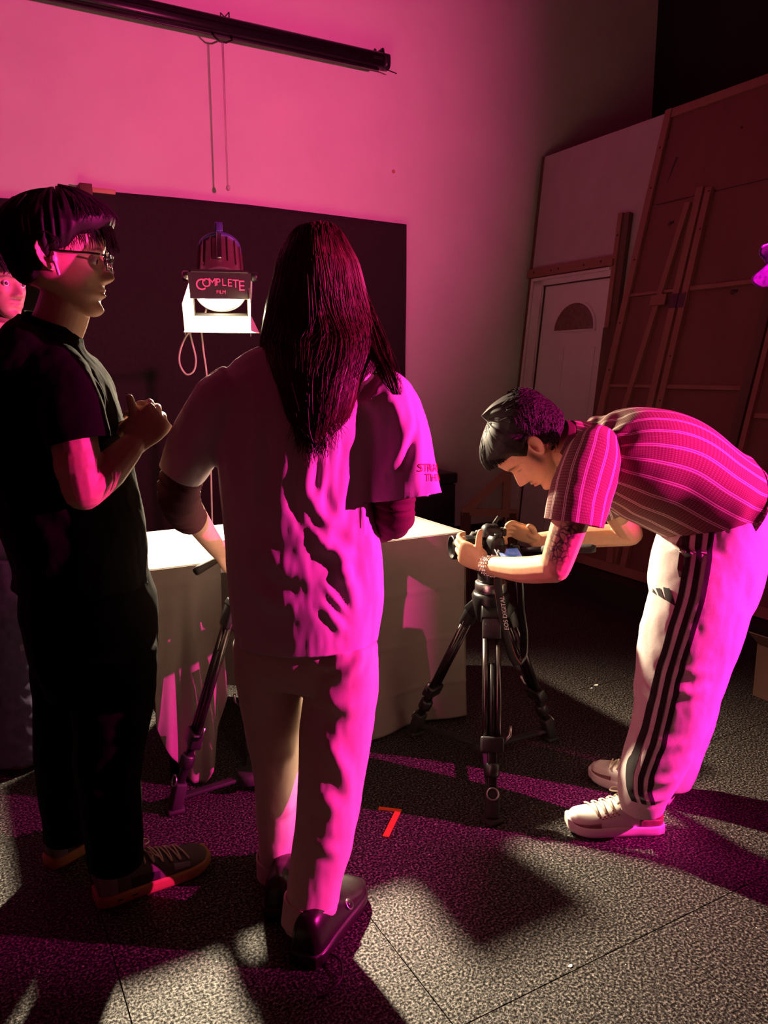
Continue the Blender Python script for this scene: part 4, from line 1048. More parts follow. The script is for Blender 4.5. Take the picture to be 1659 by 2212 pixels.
def skin_material(name, rough=0.5):
    m = bpy.data.materials.new(name); m.use_nodes = True; nt = m.node_tree; n = nt.nodes; l = nt.links
    b = n['Principled BSDF']; b.inputs['Roughness'].default_value = rough
    b.inputs['Subsurface Weight'].default_value = 0.12; b.inputs['Subsurface Radius'].default_value = (0.010, 0.004, 0.002); b.inputs['Subsurface Scale'].default_value = 0.6
    at = n.new('ShaderNodeAttribute'); at.attribute_name = 'Col'
    tcd = n.new('ShaderNodeTexCoord'); t = n.new('ShaderNodeTexNoise'); t.inputs['Scale'].default_value = 90; t.inputs['Detail'].default_value = 4
    l.new(tcd.outputs['Object'], t.inputs['Vector'])
    mx = n.new('ShaderNodeMix'); mx.data_type = 'RGBA'; mx.blend_type = 'MULTIPLY'; mx.inputs['Factor'].default_value = 0.35
    l.new(at.outputs['Color'], mx.inputs['A']); l.new(t.outputs['Color'], mx.inputs['B'])
    hs = n.new('ShaderNodeHueSaturation'); hs.inputs['Value'].default_value = 1.25
    l.new(mx.outputs['Result'], hs.inputs['Color'])
    # tattoo ink: line work where the attribute's alpha asks for it
    v = n.new('ShaderNodeTexVoronoi'); v.feature = 'DISTANCE_TO_EDGE'; v.inputs['Scale'].default_value = 62
    t3 = n.new('ShaderNodeTexNoise'); t3.inputs['Scale'].default_value = 30; l.new(tcd.outputs['Object'], t3.inputs['Vector'])
    ad = n.new('ShaderNodeMix'); ad.data_type = 'VECTOR'; ad.inputs['Factor'].default_value = 0.03
    l.new(tcd.outputs['Object'], ad.inputs['A']); l.new(t3.outputs['Color'], ad.inputs['B']); l.new(ad.outputs['Result'], v.inputs['Vector'])
    cr = n.new('ShaderNodeValToRGB'); cr.color_ramp.elements[0].position = 0.03; cr.color_ramp.elements[0].color = (1, 1, 1, 1); cr.color_ramp.elements[1].position = 0.20; cr.color_ramp.elements[1].color = (0.28, 0.28, 0.28, 1)
    l.new(v.outputs['Distance'], cr.inputs[0])
    inv = n.new('ShaderNodeMath'); inv.operation = 'SUBTRACT'; inv.inputs[0].default_value = 1.0; l.new(at.outputs['Alpha'], inv.inputs[1])
    mu = n.new('ShaderNodeMath'); mu.operation = 'MULTIPLY'; l.new(cr.outputs[0], mu.inputs[0]); l.new(inv.outputs[0], mu.inputs[1])
    ink = n.new('ShaderNodeMix'); ink.data_type = 'RGBA'; ink.inputs['B'].default_value = (0.03, 0.022, 0.025, 1)
    l.new(mu.outputs[0], ink.inputs['Factor']); l.new(hs.outputs[0], ink.inputs['A']); l.new(ink.outputs['Result'], b.inputs['Base Color'])
    bp = n.new('ShaderNodeBump'); bp.inputs['Strength'].default_value = 0.15; bp.inputs['Distance'].default_value = 0.0015
    t2 = n.new('ShaderNodeTexNoise'); t2.inputs['Scale'].default_value = 500; l.new(tcd.outputs['Object'], t2.inputs['Vector'])
    l.new(t2.outputs['Fac'], bp.inputs['Height']); l.new(bp.outputs[0], b.inputs['Normal'])
    MATS[name] = m
skin_material('skin')
mat('hair_black', (0.007, 0.005, 0.004), 0.6, noise=(70, (0.012, 0.008, 0.007), 0.3), spec=0.3)
mat('hair_brown', (0.045, 0.018, 0.010), 0.38, noise=(50, (0.085, 0.036, 0.018), 0.25))
mat('eye_white', (0.75, 0.70, 0.68), 0.2)
mat('iris', (0.05, 0.025, 0.012), 0.15)
mat('white_cotton', (0.66, 0.58, 0.60), 0.9, noise=(12, (0.60, 0.52, 0.54), 0.3), bump=0.35, bscale=900, bdist=0.001)
mat('cream_twill', (0.70, 0.60, 0.52), 0.92, noise=(14, (0.62, 0.53, 0.46), 0.3), bump=0.4, bscale=900, bdist=0.001)
mat('maroon_knit', (0.085, 0.012, 0.025), 0.85, noise=(20, (0.06, 0.009, 0.018), 0.3), bump=0.3, bscale=500)
mat('black_cotton', (0.0035, 0.0025, 0.0025), 0.95, spec=0.12, noise=(15, (0.0055, 0.004, 0.004), 0.3), bump=0.3, bscale=900, bdist=0.001)
mat('black_pants', (0.003, 0.002, 0.002), 0.95, noise=(15, (0.0045, 0.003, 0.003), 0.3), bump=0.3, bscale=900, spec=0.08, bdist=0.001)
mat('grey_fleece', (0.68, 0.62, 0.58), 0.95, noise=(160, (0.56, 0.51, 0.48), 0.28), bump=0.5, bscale=700, sheen=0.2, bdist=0.0015)
mat('stripe_black', (0.012, 0.008, 0.010), 0.85, bump=0.2, bscale=900)
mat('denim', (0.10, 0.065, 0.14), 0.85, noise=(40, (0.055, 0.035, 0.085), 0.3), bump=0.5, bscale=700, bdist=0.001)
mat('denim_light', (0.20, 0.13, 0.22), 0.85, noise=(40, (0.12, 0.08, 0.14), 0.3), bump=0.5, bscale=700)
mat('red_cotton', (0.42, 0.10, 0.12), 0.9, noise=(15, (0.36, 0.08, 0.10), 0.3), bump=0.3, bscale=900)
mat('red_print', (0.75, 0.03, 0.05), 0.7)
mat('shoe_white', (0.72, 0.68, 0.62), 0.55, noise=(25, (0.64, 0.60, 0.55), 0.3), bump=0.15, bscale=500)
mat('shoe_brown', (0.14, 0.06, 0.05), 0.6, noise=(40, (0.26, 0.14, 0.12), 0.2), bump=0.2, bscale=300)
mat('shoe_maroon', (0.25, 0.04, 0.06), 0.6, noise=(40, (0.18, 0.03, 0.04), 0.3))
mat('shoe_grey', (0.10, 0.085, 0.08), 0.8, noise=(30, (0.075, 0.062, 0.06), 0.3), bump=0.25, bscale=500)
mat('shoe_grey_light', (0.20, 0.18, 0.19), 0.7, bump=0.2, bscale=500)
mat('gum_sole', (0.42, 0.20, 0.07), 0.6, noise=(20, (0.34, 0.15, 0.05), 0.3))
mat('shoe_black', (0.010, 0.007, 0.007), 0.32, noise=(30, (0.016, 0.011, 0.011), 0.3), bump=0.1, bscale=200)
mat('lace_cream', (0.62, 0.52, 0.40), 0.85, bump=0.3, bscale=900)
mat('steel_bright', (0.85, 0.83, 0.80), 0.15, 1.0)

def shoe(parent, heel, toe, mats, L=None, trims=(), laces=True, wid=1.0, hi=1.0):
    """sneaker standing on the floor from heel to toe; returns the upper"""
    heel = Vector((heel[0], heel[1], 0)); toe = Vector((toe[0], toe[1], 0)); d = toe-heel; L = d.length if L is None else L
    ax = frame_of(d, (0, 0, 1)); k = L/0.30
    S = [(.004, .026, .050), (.020, .036, .070), (.055, .040, .076), (.095, .040, .070), (.130, .042, .064), (.170, .045, .050), (.210, .049, .036), (.250, .049, .027), (.280, .040, .022), (.297, .018, .012)]
    up = Loft([((0, y*k, 0.036), w*wid*k, 0.026, h*hi, 2.35) for y, w, h in S], (1, 0, 0))
    def T(vf): return xf(vf, heel, ax)
    U = part('shoe_upper', T(up.grid(44, 40)[:2]), mats[0], parent)
    def band(u0, u1, v0, v1, off, nu=10, nv=20):
        us = np.linspace(u0, u1, nu); vs = np.linspace(v0, v1, nv); A, Bb = np.meshgrid(us, vs)
        P_ = up.eval(A.ravel(), Bb.ravel(), off); F_ = [(j*nu+i, j*nu+i+1, (j+1)*nu+i+1, (j+1)*nu+i) for j in range(nv-1) for i in range(nu-1)]
        return P_, F_
    ys = np.linspace(0, 1, 40); vv = np.linspace(0.0, 1, 40)
    # sole: outline of the upper, widened
    prof = [(-0.002, 0.90, 0.0), (0.004, 0.98, 0.0), (0.012, 1.0, 0.0), (0.024, 1.0, 0.0), (0.032, 0.97, 0.0)]
    rs = crom(up.rs, vv); yy = crom(up.c[:, 1], vv)
    V = []; F = []
    outl = [(rs[i]+0.006*k, yy[i]+(0.008*k if i > 36 else 0)-(0.006*k if i < 2 else 0)) for i in range(40)]
    ring = [(x, y) for x, y in outl] + [(-x, y) for x, y in outl[::-1]]
    nR = len(ring)
    for z, s, _ in prof:
        for x, y in ring:
            sp_ = 0.012*max(0, (y/(0.30*k)-0.72)/0.28)**2
            V.append((x*s, (y-0.15*k)*(0.985 + 0.015*s)+0.15*k, z+0.002+sp_*(1 if z < 0.03 else 0.7)))
    for j in range(len(prof)-1):
        for i in range(nR): F.append((j*nR+i, j*nR+(i+1) % nR, (j+1)*nR+(i+1) % nR, (j+1)*nR+i))
    F.append(tuple(range(nR))[::-1]); F.append(tuple((len(prof)-1)*nR+i for i in range(nR)))
    So = part('shoe_sole', T((np.array(V), F)), mats[1], U)
    for nm, m, (u0, u1, v0, v1) in trims:
        solid(part(nm, T(band(u0, u1, v0, v1, 0.0012)), m, U), 0.0015, 1)
    if laces:
        for i, v in enumerate(np.linspace(0.42, 0.68, 5)):
            e = up.eval(np.array([0.625, 0.69, 0.75, 0.81, 0.875]), np.full(5, v), 0.004)
            e2 = up.eval(np.array([0.625, 0.69, 0.75, 0.81, 0.875]), np.linspace(v, v+0.06, 5), 0.0055)
            part('lace', T(tube(e, 0.0026, 8, sub=3)), mats[2], U); 
            part('lace', T(tube(e2, 0.0026, 8, sub=3)), mats[2], U)
        c = up.eval(np.array([0.75]), np.array([0.42]), 0.006)[0]
        for s in (-1, 1):
            part('lace_loop', T(tube([c, c+np.array([s*.018, .012, .014])*k, c+np.array([s*.042, .022, .004])*k, c+np.array([s*.040, .034, -.008])*k, c+np.array([s*.014, .010, .002])*k], 0.0024, 8, sub=5)), mats[2], U)
        part('tongue', T(Loft([((0, .125*k, .085*hi), .024, .004, .005), ((0, .108*k, .108*hi), .026, .005, .006), ((0, .098*k, .120*hi), .018, .004, .005)], (1, 0, 0)).grid(16, 8)[:2]), mats[0], U)
    return U, T, up, So

def body(name, vfs, base, vox, colour, label, heads=(), ink=None, sm=3):
    """the continuous skin of a person as a top-level mesh with painted skin colours"""
    V, F = voxel(vfs, vox, sm, 0.5)
    Cc = np.tile(np.array([*colour, 1.0]), (len(V), 1))
    for (o, ax, opt) in heads:
        q = (V-np.array(o))@np.array(ax).T
        ax_, y, z = np.abs(q[:, 0]), q[:, 1], q[:, 2]
        fr = (y > 0.035) & (z > -0.01) & (z < 0.24)
        def mixc(mask, col):
            mk_ = (np.clip(mask, 0, 1)*fr)[:, None]; Cc[:, :3] = Cc[:, :3]*(1-mk_) + np.array(col)*mk_
        mixc(0.75*np.exp(-(ax_/0.023)**4-((z-0.0545)/0.0085)**4), np.array(colour)*np.array([.72, .42, .42]))
        mixc(0.9*np.exp(-((ax_-0.006)/0.020)**4-((z-0.0545)/0.0012)**2), np.array(colour)*0.25)
        bz = 0.1375 + 0.004*np.clip((ax_-0.012)/0.02, 0, 1) - 0.006*np.clip((ax_-0.036)/0.02, 0, 1)
        mixc(0.92*np.exp(-((ax_-0.032)/0.021)**6-((z-bz)/0.0042)**2), (0.02, 0.012, 0.010))
        mixc(0.75*np.exp(-((ax_-0.031)/0.0145)**4-((z-0.1165)/0.0018)**2), (0.02, 0.012, 0.010))
        if opt.get('moustache'):
            mixc(opt['moustache']*np.exp(-(ax_/0.026)**4-((z-0.0685)/0.0042)**2), (0.03, 0.018, 0.014))
        if opt.get('beard'):
            bm_ = opt['beard']*np.clip(np.exp(-((z-0.012)/0.020)**2) + 0.8*np.exp(-((ax_-0.052)/0.012)**2)*(z < 0.09) + 0.6*np.exp(-(ax_/0.010)**2-((z-0.034)/0.008)**2), 0, 1)
            mixc(bm_*0.6, np.array(colour)*0.25)
        if opt.get('sideburn'):
            mk_ = (0.8*np.exp(-((y-0.022)/0.010)**2-((z-0.105)/0.028)**4)*(ax_ > 0.045))[:, None]
            Cc[:, :3] = Cc[:, :3]*(1-mk_) + np.array((0.02, 0.012, 0.01))*mk_
    if ink is not None:
        for c, r in ink:
            Cc[:, 3] = np.minimum(Cc[:, 3], 1-np.clip(1.6-1.6*np.linalg.norm((V-np.array(c)), axis=1)/r, 0, 1))
    b = mk(name, V, F, 'skin', base=base, cols=Cc)
    tag(b, label, 'person')
    return b
def eyes(parent, o, ax, look=(0, 1, -0.1), r=0.0118, dy=0.0):
    for s in (-1, 1):
        c = np.array([s*0.0312, 0.0705+dy, 0.1185])
        e = part('eyeball', xf(ellipsoid(c, (r, r, r)), o, ax), 'eye_white', parent)
        lk = np.array(look, float); lk /= np.linalg.norm(lk)
        part('iris', xf(lathe([(0.0056, 0.0), (0.0052, 0.0011), (0.002, 0.0016)], c+lk*(r*0.9), lk, 16), o, ax), 'iris', e)
def garment(vfs, vox, cuts=(), folds=(), noise=(), sm=5):
    V, F = voxel(vfs, vox, sm, 0.5)
    if folds: V, F = creases(V, F, folds)
    if noise:
        N = normals(V, F)
        for amp, sx, sd in noise:
            q = np.stack([V@RV/sx[0], V@AV/sx[1], V[:, 2]/sx[2]], 1) + sd
            V = V + N*(amp*fbm(q, 3))[:, None]
    for c, n, r in cuts: V, F = cut_end(V, F, c, n, r)
    return V, F

# ================================================================== the long-haired person, seen from behind
def woman():
    base = (0.699, 1.706, -0.011); base = (base[0], base[1], 0.0)
    fwd = AV*0.985 - RV*0.17; ax = frame_of(fwd, ZV)
    ho = np.array((0.777, 1.742, 1.454)) + np.array([0, 0, 0.02])
    H = [xf(head_mesh(), ho, ax)] + [xf(ear_mesh(s), ho, ax) for s in (-1, 1)]
    neck = Loft([((0.743, 1.692, 1.369), .055, .055), ((0.749, 1.701, 1.434), .050, .052), ((0.766, 1.726, 1.510), .052, .055)], RV).grid(24, 10)[:2]
    core = Loft([((0.720, 1.694, 0.742), .11, .07), ((0.720, 1.694, 0.956), .12, .07), ((0.719, 1.694, 1.184), .12, .07), ((0.727, 1.690, 1.348), .14, .06), ((0.732, 1.687, 1.401), .08, .05)], RV).grid(24, 16)[:2]
    armL = [capsule([(0.580, 1.772, 1.359), (0.521, 1.816, 1.249), (0.469, 1.869, 1.109)], [.046, .042, .038]), capsule([(0.469, 1.869, 1.109), (0.537, 1.968, 1.013), (0.630, 2.088, 0.894)], [.040, .034, .024])]
    armR = [capsule([(0.884, 1.602, 1.348), (0.908, 1.578, 1.229), (0.908, 1.578, 1.064)], [.046, .042, .038]), capsule([(0.908, 1.578, 1.064), (0.944, 1.764, 0.990), (0.945, 1.935, 0.892)], [.040, .034, .025])]
    hl = hand_parts([(50, 70, 40)]*4, THUMB_REST, 1)
    f = np.array((0.681, 2.140, 0.835))-np.array((0.623, 2.080, 0.902)); f /= np.linalg.norm(f)
    hax = frame_of(f, -AV*0.3+ZV*0.2-RV*0.8)
    HL = [xf(v, np.array((0.623, 2.080, 0.904)), hax) for v in hl]
    f2 = np.array((0.940, 2.052, 0.840))-np.array((0.946, 1.923, 0.897)); f2 /= np.linalg.norm(f2)
    HR = [xf(v, np.array((0.946, 1.923, 0.897)), frame_of(f2, RV*0.8+ZV*0.3)) for v in hand_parts([(50, 70, 40)]*4, THUMB_REST, -1)]
    b = body('person', H + [neck, core] + armL + armR + HL + HR, base, 0.0050, (0.50, 0.30, 0.21), 'long-haired person seen from behind in pink-lit pale t-shirt and trousers')
    # ---- t-shirt
    torso = Loft([((0.716, 1.685, 0.731), .172, .128, .120), ((0.719, 1.683, 0.794), .181, .128, .122), ((0.721, 1.682, 0.877), .190, .128, .124), ((0.718, 1.683, 0.970), .192, .124, .122), ((0.706, 1.691, 1.073), .183, .118, .118), ((0.704, 1.692, 1.185), .184, .115, .120), ((0.715, 1.685, 1.294), .190, .105, .118), ((0.726, 1.679, 1.364), .198, .092, .104), ((0.730, 1.677, 1.409), .160, .074, .084), ((0.738, 1.684, 1.435), .092, .062, .066), ((0.743, 1.693, 1.453), .060, .055, .056)], RV).grid(60, 60)[:2]
    slL = Loft([((0.595, 1.752, 1.348), .075, .085), ((0.554, 1.775, 1.318), .072, .085), ((0.510, 1.811, 1.239), .066, .078), ((0.478, 1.841, 1.173), .058, .070), ((0.465, 1.854, 1.146), .056, .068)], np.array((0.513, 1.821, 1.141))-np.array((0.429, 1.868, 1.194))).grid(36, 24)[:2]
    slR = Loft([((0.860, 1.604, 1.348), .075, .085), ((0.896, 1.584, 1.316), .076, .085), ((0.917, 1.567, 1.229), .078, .078), ((0.923, 1.552, 1.131), .084, .074), ((0.929, 1.543, 1.082), .087, .074)], np.array((0.990, 1.509, 1.143))-np.array((0.855, 1.584, 1.071))).grid(36, 24)[:2]
    folds = [
        ([(0.698, 1.569, 1.260), (0.688, 1.574, 1.198), (0.680, 1.579, 1.139), (0.704, 1.566, 1.086), (0.726, 1.553, 1.039)], .016, .011),
        ([(0.764, 1.532, 1.198), (0.762, 1.533, 1.135), (0.748, 1.541, 1.087), (0.726, 1.553, 1.043)], .016, .012),
        ([(0.693, 1.572, 1.028), (0.729, 1.552, 1.001), (0.757, 1.536, 0.981), (0.768, 1.530, 0.947)], .017, .013),
        ([(0.791, 1.517, 1.135), (0.787, 1.519, 1.071), (0.781, 1.522, 0.996), (0.807, 1.508, 0.963), (0.831, 1.495, 0.954)], .015, .011),
        ([(0.742, 1.544, 0.961), (0.771, 1.528, 0.906), (0.792, 1.517, 0.830)], .016, .010),
        ([(0.714, 1.560, 0.919), (0.746, 1.542, 0.864), (0.778, 1.524, 0.819)], .008, .005),
        ([(0.815, 1.503, 1.321), (0.828, 1.496, 1.255), (0.808, 1.508, 1.187), (0.803, 1.510, 1.114)], .016, .011),
        ([(0.782, 1.522, 1.381), (0.799, 1.512, 1.321), (0.781, 1.523, 1.239), (0.776, 1.525, 1.177)], .015, .008),
        ([(0.594, 1.627, 1.341), (0.578, 1.636, 1.239), (0.571, 1.640, 1.135)], .020, .008),
        ([(0.546, 1.654, 1.371), (0.538, 1.658, 1.260), (0.528, 1.664, 1.156)], .014, .007),
        ([(0.628, 1.608, 1.270), (0.637, 1.603, 1.177), (0.624, 1.610, 1.071)], .020, .006),
        ([(0.586, 1.632, 1.007), (0.640, 1.601, 0.952), (0.705, 1.565, 0.930)], .020, .006),
        ([(0.547, 1.653, 0.930), (0.592, 1.628, 0.886), (0.666, 1.587, 0.864)], .022, .006),
        ([(0.821, 1.500, 1.039), (0.847, 1.520, 0.978), (0.859, 1.536, 0.905)], .012, .008),
        ([(0.872, 1.517, 1.340), (0.884, 1.499, 1.278), (0.864, 1.510, 1.194)], .014, .009),
        ([(0.919, 1.514, 1.297), (0.919, 1.491, 1.214), (0.905, 1.488, 1.130)], .014, .006),
        ([(0.709, 1.563, 1.270), (0.717, 1.558, 1.187), (0.707, 1.564, 1.114)], .009, .007),
        ([(0.740, 1.545, 1.249), (0.737, 1.547, 1.166), (0.742, 1.545, 1.093)], .010, .008),
        ([(0.662, 1.589, 1.135), (0.683, 1.577, 1.061), (0.715, 1.559, 1.012)], .010, .007),
        ([(0.812, 1.517, 1.004), (0.779, 1.524, 0.952), (0.751, 1.539, 0.930)], .010, .008),
        ([(0.704, 1.566, 0.875), (0.732, 1.550, 0.836), (0.755, 1.537, 0.794)], .010, .006),
        ([(0.830, 1.518, 0.891), (0.807, 1.520, 0.850), (0.802, 1.522, 0.799)], .010, .007),
        ([(0.896, 1.516, 1.350), (0.905, 1.499, 1.293), (0.888, 1.497, 1.236), (0.854, 1.527, 1.161)], .010, .007),
        ([(0.501, 1.736, 1.319), (0.487, 1.755, 1.244), (0.478, 1.772, 1.189)], .012, .005),
    ]
    sh = garment([torso, slL, slR], 0.0062, folds=folds, noise=[(.0042, (.055, .055, .26), 3.1), (.0014, (.022, .022, .09), 9.7)], sm=6,
        cuts=[((0.716, 1.685, 0.746), (0.02, 0.02, -1), 0.33), ((0.471, 1.848, 1.161), np.array((0.465, 1.854, 1.146))-np.array((0.510, 1.811, 1.239)), 0.115), ((0.925, 1.548, 1.106), np.array((0.929, 1.543, 1.082))-np.array((0.917, 1.567, 1.229)), 0.13)])
    s = solid(part('t_shirt', sh, 'white_cotton', b), 0.003)
    # hem and sleeve bands follow the cut edges
    bv = bvh_of(sh)
    ld = Vector(-RV*0.72 + AV*0.69).normalized(); lr = ld.cross(Vector((0, 0, 1))).normalized(); lu = (Vector((0, 0, 1)) + lr*0.10).normalized(); lr = (lr - lu*lr.dot(lu)).normalized()
    lo = Vector((0.914, 1.485, 1.183)); lt = []
    for s_, off, size in (('STRANGER', 0.0, 0.026), ('THINGS', -0.022, 0.024)):
        V, F = text_mesh(s_, size, 0.0); x0 = V[:, 0].min()
        lt.append((np.array([(lo + lr*(v[0]-x0 + (0.020 if off else 0.0)) + lu*(off+v[1]))[:] for v in V]), F))
    tx = drape(join(*lt), bv, ld, 0.0022)
    out = tx[0]
    part('sleeve_lettering', (np.array(out), tx[1]), 'red_print', s, smooth=False, label='red outlined lettering on the right sleeve')
    # ---- maroon under-sleeves
    uL = Loft([((0.495, 1.831, 1.199), .046, .05), ((0.473, 1.855, 1.142), .050, .05), ((0.469, 1.874, 1.094), .050, .05), ((0.498, 1.921, 1.045), .045, .045), ((0.517, 1.945, 1.023), .042, .042)], RV)
    solid(part('under_sleeve', uL.grid(36, 40, cap=False, disp=lambda u, v, P: .003*vnoise(np.stack([u*6, v*22, u*0], 1)) + .002*np.sin(v*60+u*9))[:2], 'maroon_knit', b), 0.003)
    uR = Loft([((0.905, 1.568, 1.142), .050, .05), ((0.903, 1.569, 1.091), .050, .05), ((0.909, 1.588, 1.050), .051, .047), ((0.937, 1.687, 1.014), .045, .043), ((0.949, 1.761, 0.990), .042, .042)], RV)
    solid(part('under_sleeve', uR.grid(36, 40, cap=False, disp=lambda u, v, P: .003*vnoise(np.stack([u*6, v*22, u*0], 1)) + .0025*np.sin(v*70+u*9))[:2], 'maroon_knit', b), 0.003)
    # ---- trousers
    hips = Loft([((0.721, 1.693, 0.838), .160, .11, .10), ((0.720, 1.694, 0.754), .172, .118, .112), ((0.721, 1.694, 0.681), .174, .115, .11), ((0.720, 1.694, 0.632), .15, .10, .10)], RV).grid(48, 20)[:2]
    lL = Loft([((0.643, 1.749, 0.739), .085, .10), ((0.646, 1.758, 0.661), .086, .10), ((0.660, 1.774, 0.564), .082, .092), ((0.671, 1.790, 0.438), .074, .082), ((0.685, 1.817, 0.288), .064, .074), ((0.689, 1.838, 0.136), .056, .066), ((0.691, 1.859, 0.007), .050, .060), ((0.691, 1.865, -0.026), .050, .060)], RV).grid(40, 50)[:2]
    lR = Loft([((0.796, 1.640, 0.746), .092, .105), ((0.794, 1.641, 0.673), .094, .105), ((0.786, 1.634, 0.591), .092, .098), ((0.767, 1.622, 0.489), .088, .090), ((0.746, 1.611, 0.374), .079, .084), ((0.723, 1.601, 0.260), .075, .080), ((0.692, 1.595, 0.145), .068, .076), ((0.671, 1.584, 0.049), .066, .074), ((0.669, 1.585, 0.032), .066, .074)], RV).grid(40, 50)[:2]
    pf_ = [([(0.682, 1.601, 0.755), (0.715, 1.571, 0.713), (0.759, 1.546, 0.736)], .012, .006), ([(0.816, 1.526, 0.767), (0.782, 1.533, 0.713), (0.719, 1.580, 0.674)], .014, .008),
           ([(0.705, 1.576, 0.643), (0.748, 1.541, 0.612), (0.806, 1.532, 0.615)], .02, .006), ([(0.709, 1.563, 0.530), (0.743, 1.532, 0.463), (0.762, 1.522, 0.391)], .018, .008),
           ([(0.689, 1.551, 0.397), (0.728, 1.529, 0.360)], .016, .006), ([(0.679, 1.533, 0.275), (0.723, 1.509, 0.250)], .014, .005), ([(0.665, 1.725, 0.417), (0.696, 1.707, 0.443)], .016, .006),
           ([(0.665, 1.771, 0.236), (0.703, 1.749, 0.263)], .014, .006), ([(0.595, 1.684, 0.697), (0.643, 1.657, 0.661), (0.678, 1.637, 0.685)], .018, .007)]
    pn = garment([hips, lL, lR], 0.0065, folds=pf_, noise=[(.0042, (.06, .06, .20), 1.2), (.0012, (.025, .025, .07), 4.4)], sm=5,
        cuts=[((0.691, 1.861, -0.006), (0, 0, -1), 0.12), ((0.671, 1.584, 0.046), (0, 0, -1), 0.13)])
    p = solid(part('trousers', pn, 'cream_twill', b), 0.003)
    for c0, c1, r in (((0.690, 1.854, 0.064), (0.692, 1.862, -0.014), (.056, .066)), ((0.682, 1.591, 0.103), (0.670, 1.585, 0.040), (.0690, .0775))):
        cu = Loft([(c0, r[0], r[1]), (np.array(c0)*0.5+np.array(c1)*0.5, r[0]*1.01, r[1]*1.01), (c1, r[0]*0.99, r[1]*0.99)], RV)
        solid(part('cuff', cu.grid(48, 12, cap=False, disp=lambda u, v, P: .003*vnoise(np.stack([u*9, v*2, u*0], 1)))[:2], 'cream_twill', p), 0.005)
    bp_ = bvh_of(pn)
    pk = drape(ribbon([(0.666, 1.461, 0.774), (0.683, 1.451, 0.772), (0.706, 1.439, 0.778), (0.728, 1.426, 0.793), (0.755, 1.411, 0.814)], ZV*0.011, 4), bp_, AV, 0.003)
    part('pocket_flap', pk, 'cream_twill', p)
    # ---- shoes
    blk = ('shoe_black', 'shoe_black', 'shoe_black')
    U, T, up, So = shoe(b, (0.617, 1.500, 0.000), (0.845, 1.682, 0.000), blk, wid=1.12, hi=1.15, trims=[('welt', 'shoe_maroon', (0.02, 0.06, 0.02, 0.98))], laces=False)
    st = up.eval(np.full(60, 0.055), np.linspace(0.05, 0.95, 60), 0.003)
    for i in range(0, 58, 2): part('stitch', T(tube([st[i], st[i+1]], 0.0009, 6)), 'pink_print', U)
    em = up.eval(np.array([0.93]), np.array([0.55]), 0.001)[0]
    part('emblem', T(lathe([(0.014, 0), (0.014, 0.0025), (0.011, 0.003)], em, (0.8, 0, 0.6), 20)), 'steel', U, label='small round silver emblem')
    part('emblem_core', T(lathe([(0.0105, 0.003), (0.0105, 0.0036)], em, (0.8, 0, 0.6), 20)), 'shoe_black', U)
    part('lace_end', T(tube([(0.04, 0.05, 0.012), (0.085, 0.03, 0.02), (0.105, -0.01, 0.010), (0.09, -0.055, 0.004), (0.075, -0.07, 0.004)], 0.0028, 8, sub=5)), 'shoe_black', U)
    shoe(b, (0.619, 1.675, 0.000), (0.772, 1.911, 0.000), blk, wid=1.1, hi=1.1, laces=False)
    # ---- hair
    hair = Loft([((0.775, 1.715, 1.730), .012, .012, .012), ((0.775, 1.715, 1.721), .040, .045, .050), ((0.775, 1.709, 1.696), .064, .075, .078), ((0.776, 1.709, 1.656), .086, .096, .094), ((0.778, 1.707, 1.604), .099, .106, .098), ((0.776, 1.703, 1.551), .112, .112, .092, 2.0), ((0.775, 1.697, 1.498), .124, .114, .084, 2.1), ((0.772, 1.688, 1.450), .130, .119, .072, 2.3), ((0.767, 1.679, 1.412), .122, .130, .05, 2.5), ((0.761, 1.671, 1.369), .104, .141, .03, 2.7), ((0.757, 1.662, 1.321), .084, .146, .02, 2.8), ((0.759, 1.661, 1.278), .056, .149, .01, 2.8), ((0.760, 1.660, 1.245), .022, .147, .006, 2.6)], RV)
    # front of this loft (+u quarter) is d x s; keep ridges fine
    def hd(u, v, P): return .004*vnoise(np.stack([u*38, v*3.0, u*0], 1)) + .0035*vnoise(np.stack([u*90, v*7, u*0+5], 1)) + .010*(v > 0.6)*vnoise(np.stack([u*12, v*5, u*0+9], 1))
    hp = part('hair', hair.grid(260, 110, disp=hd)[:2], 'hair_brown', b)
    paths = []
    r_ = np.random.default_rng(5)
    for k in range(2200):
        u = r_.random(); v0 = 0.02 + 0.25*r_.random(); v1 = min(1.0, 0.62 + 0.42*r_.random())
        n = 16; vs = np.linspace(v0, v1, n); us = u + 0.020*np.sin(vs*8+u*31)*vs + 0.010*np.sin(vs*21+u*77)*vs + r_.normal(0, .010)*vs
        off = 0.002 + 0.006*r_.random() + (0.012*r_.random()**4)*np.linspace(0, 1, n)**2
        paths.append(hair.eval(us, vs, 0.0) + 0)
        c = hair.frame(vs)[0]; dd = paths[-1]-c; dd /= np.linalg.norm(dd, axis=1)[:, None]; paths[-1] = paths[-1] + dd*np.reshape(off, (-1, 1))
    for k in range(170):                    # side wisps
        s = 1 if r_.random() < 0.6 else -1; v0 = 0.25+0.3*r_.random(); n = 12; t = np.linspace(0, 1, n)
        st_ = hair.eval(np.array([0.0 if s > 0 else 0.5]) + r_.normal(0, .05), np.array([v0]))[0]
        L_ = 0.10+0.22*r_.random()
        q = st_ + np.outer(t, RV*s*(0.01+0.035*r_.random()) - ZV*L_) + np.outer(np.sin(t*5+k), RV*0.006) + np.outer(np.sin(t*4+2*k), AV*0.008)
        paths.append(q)
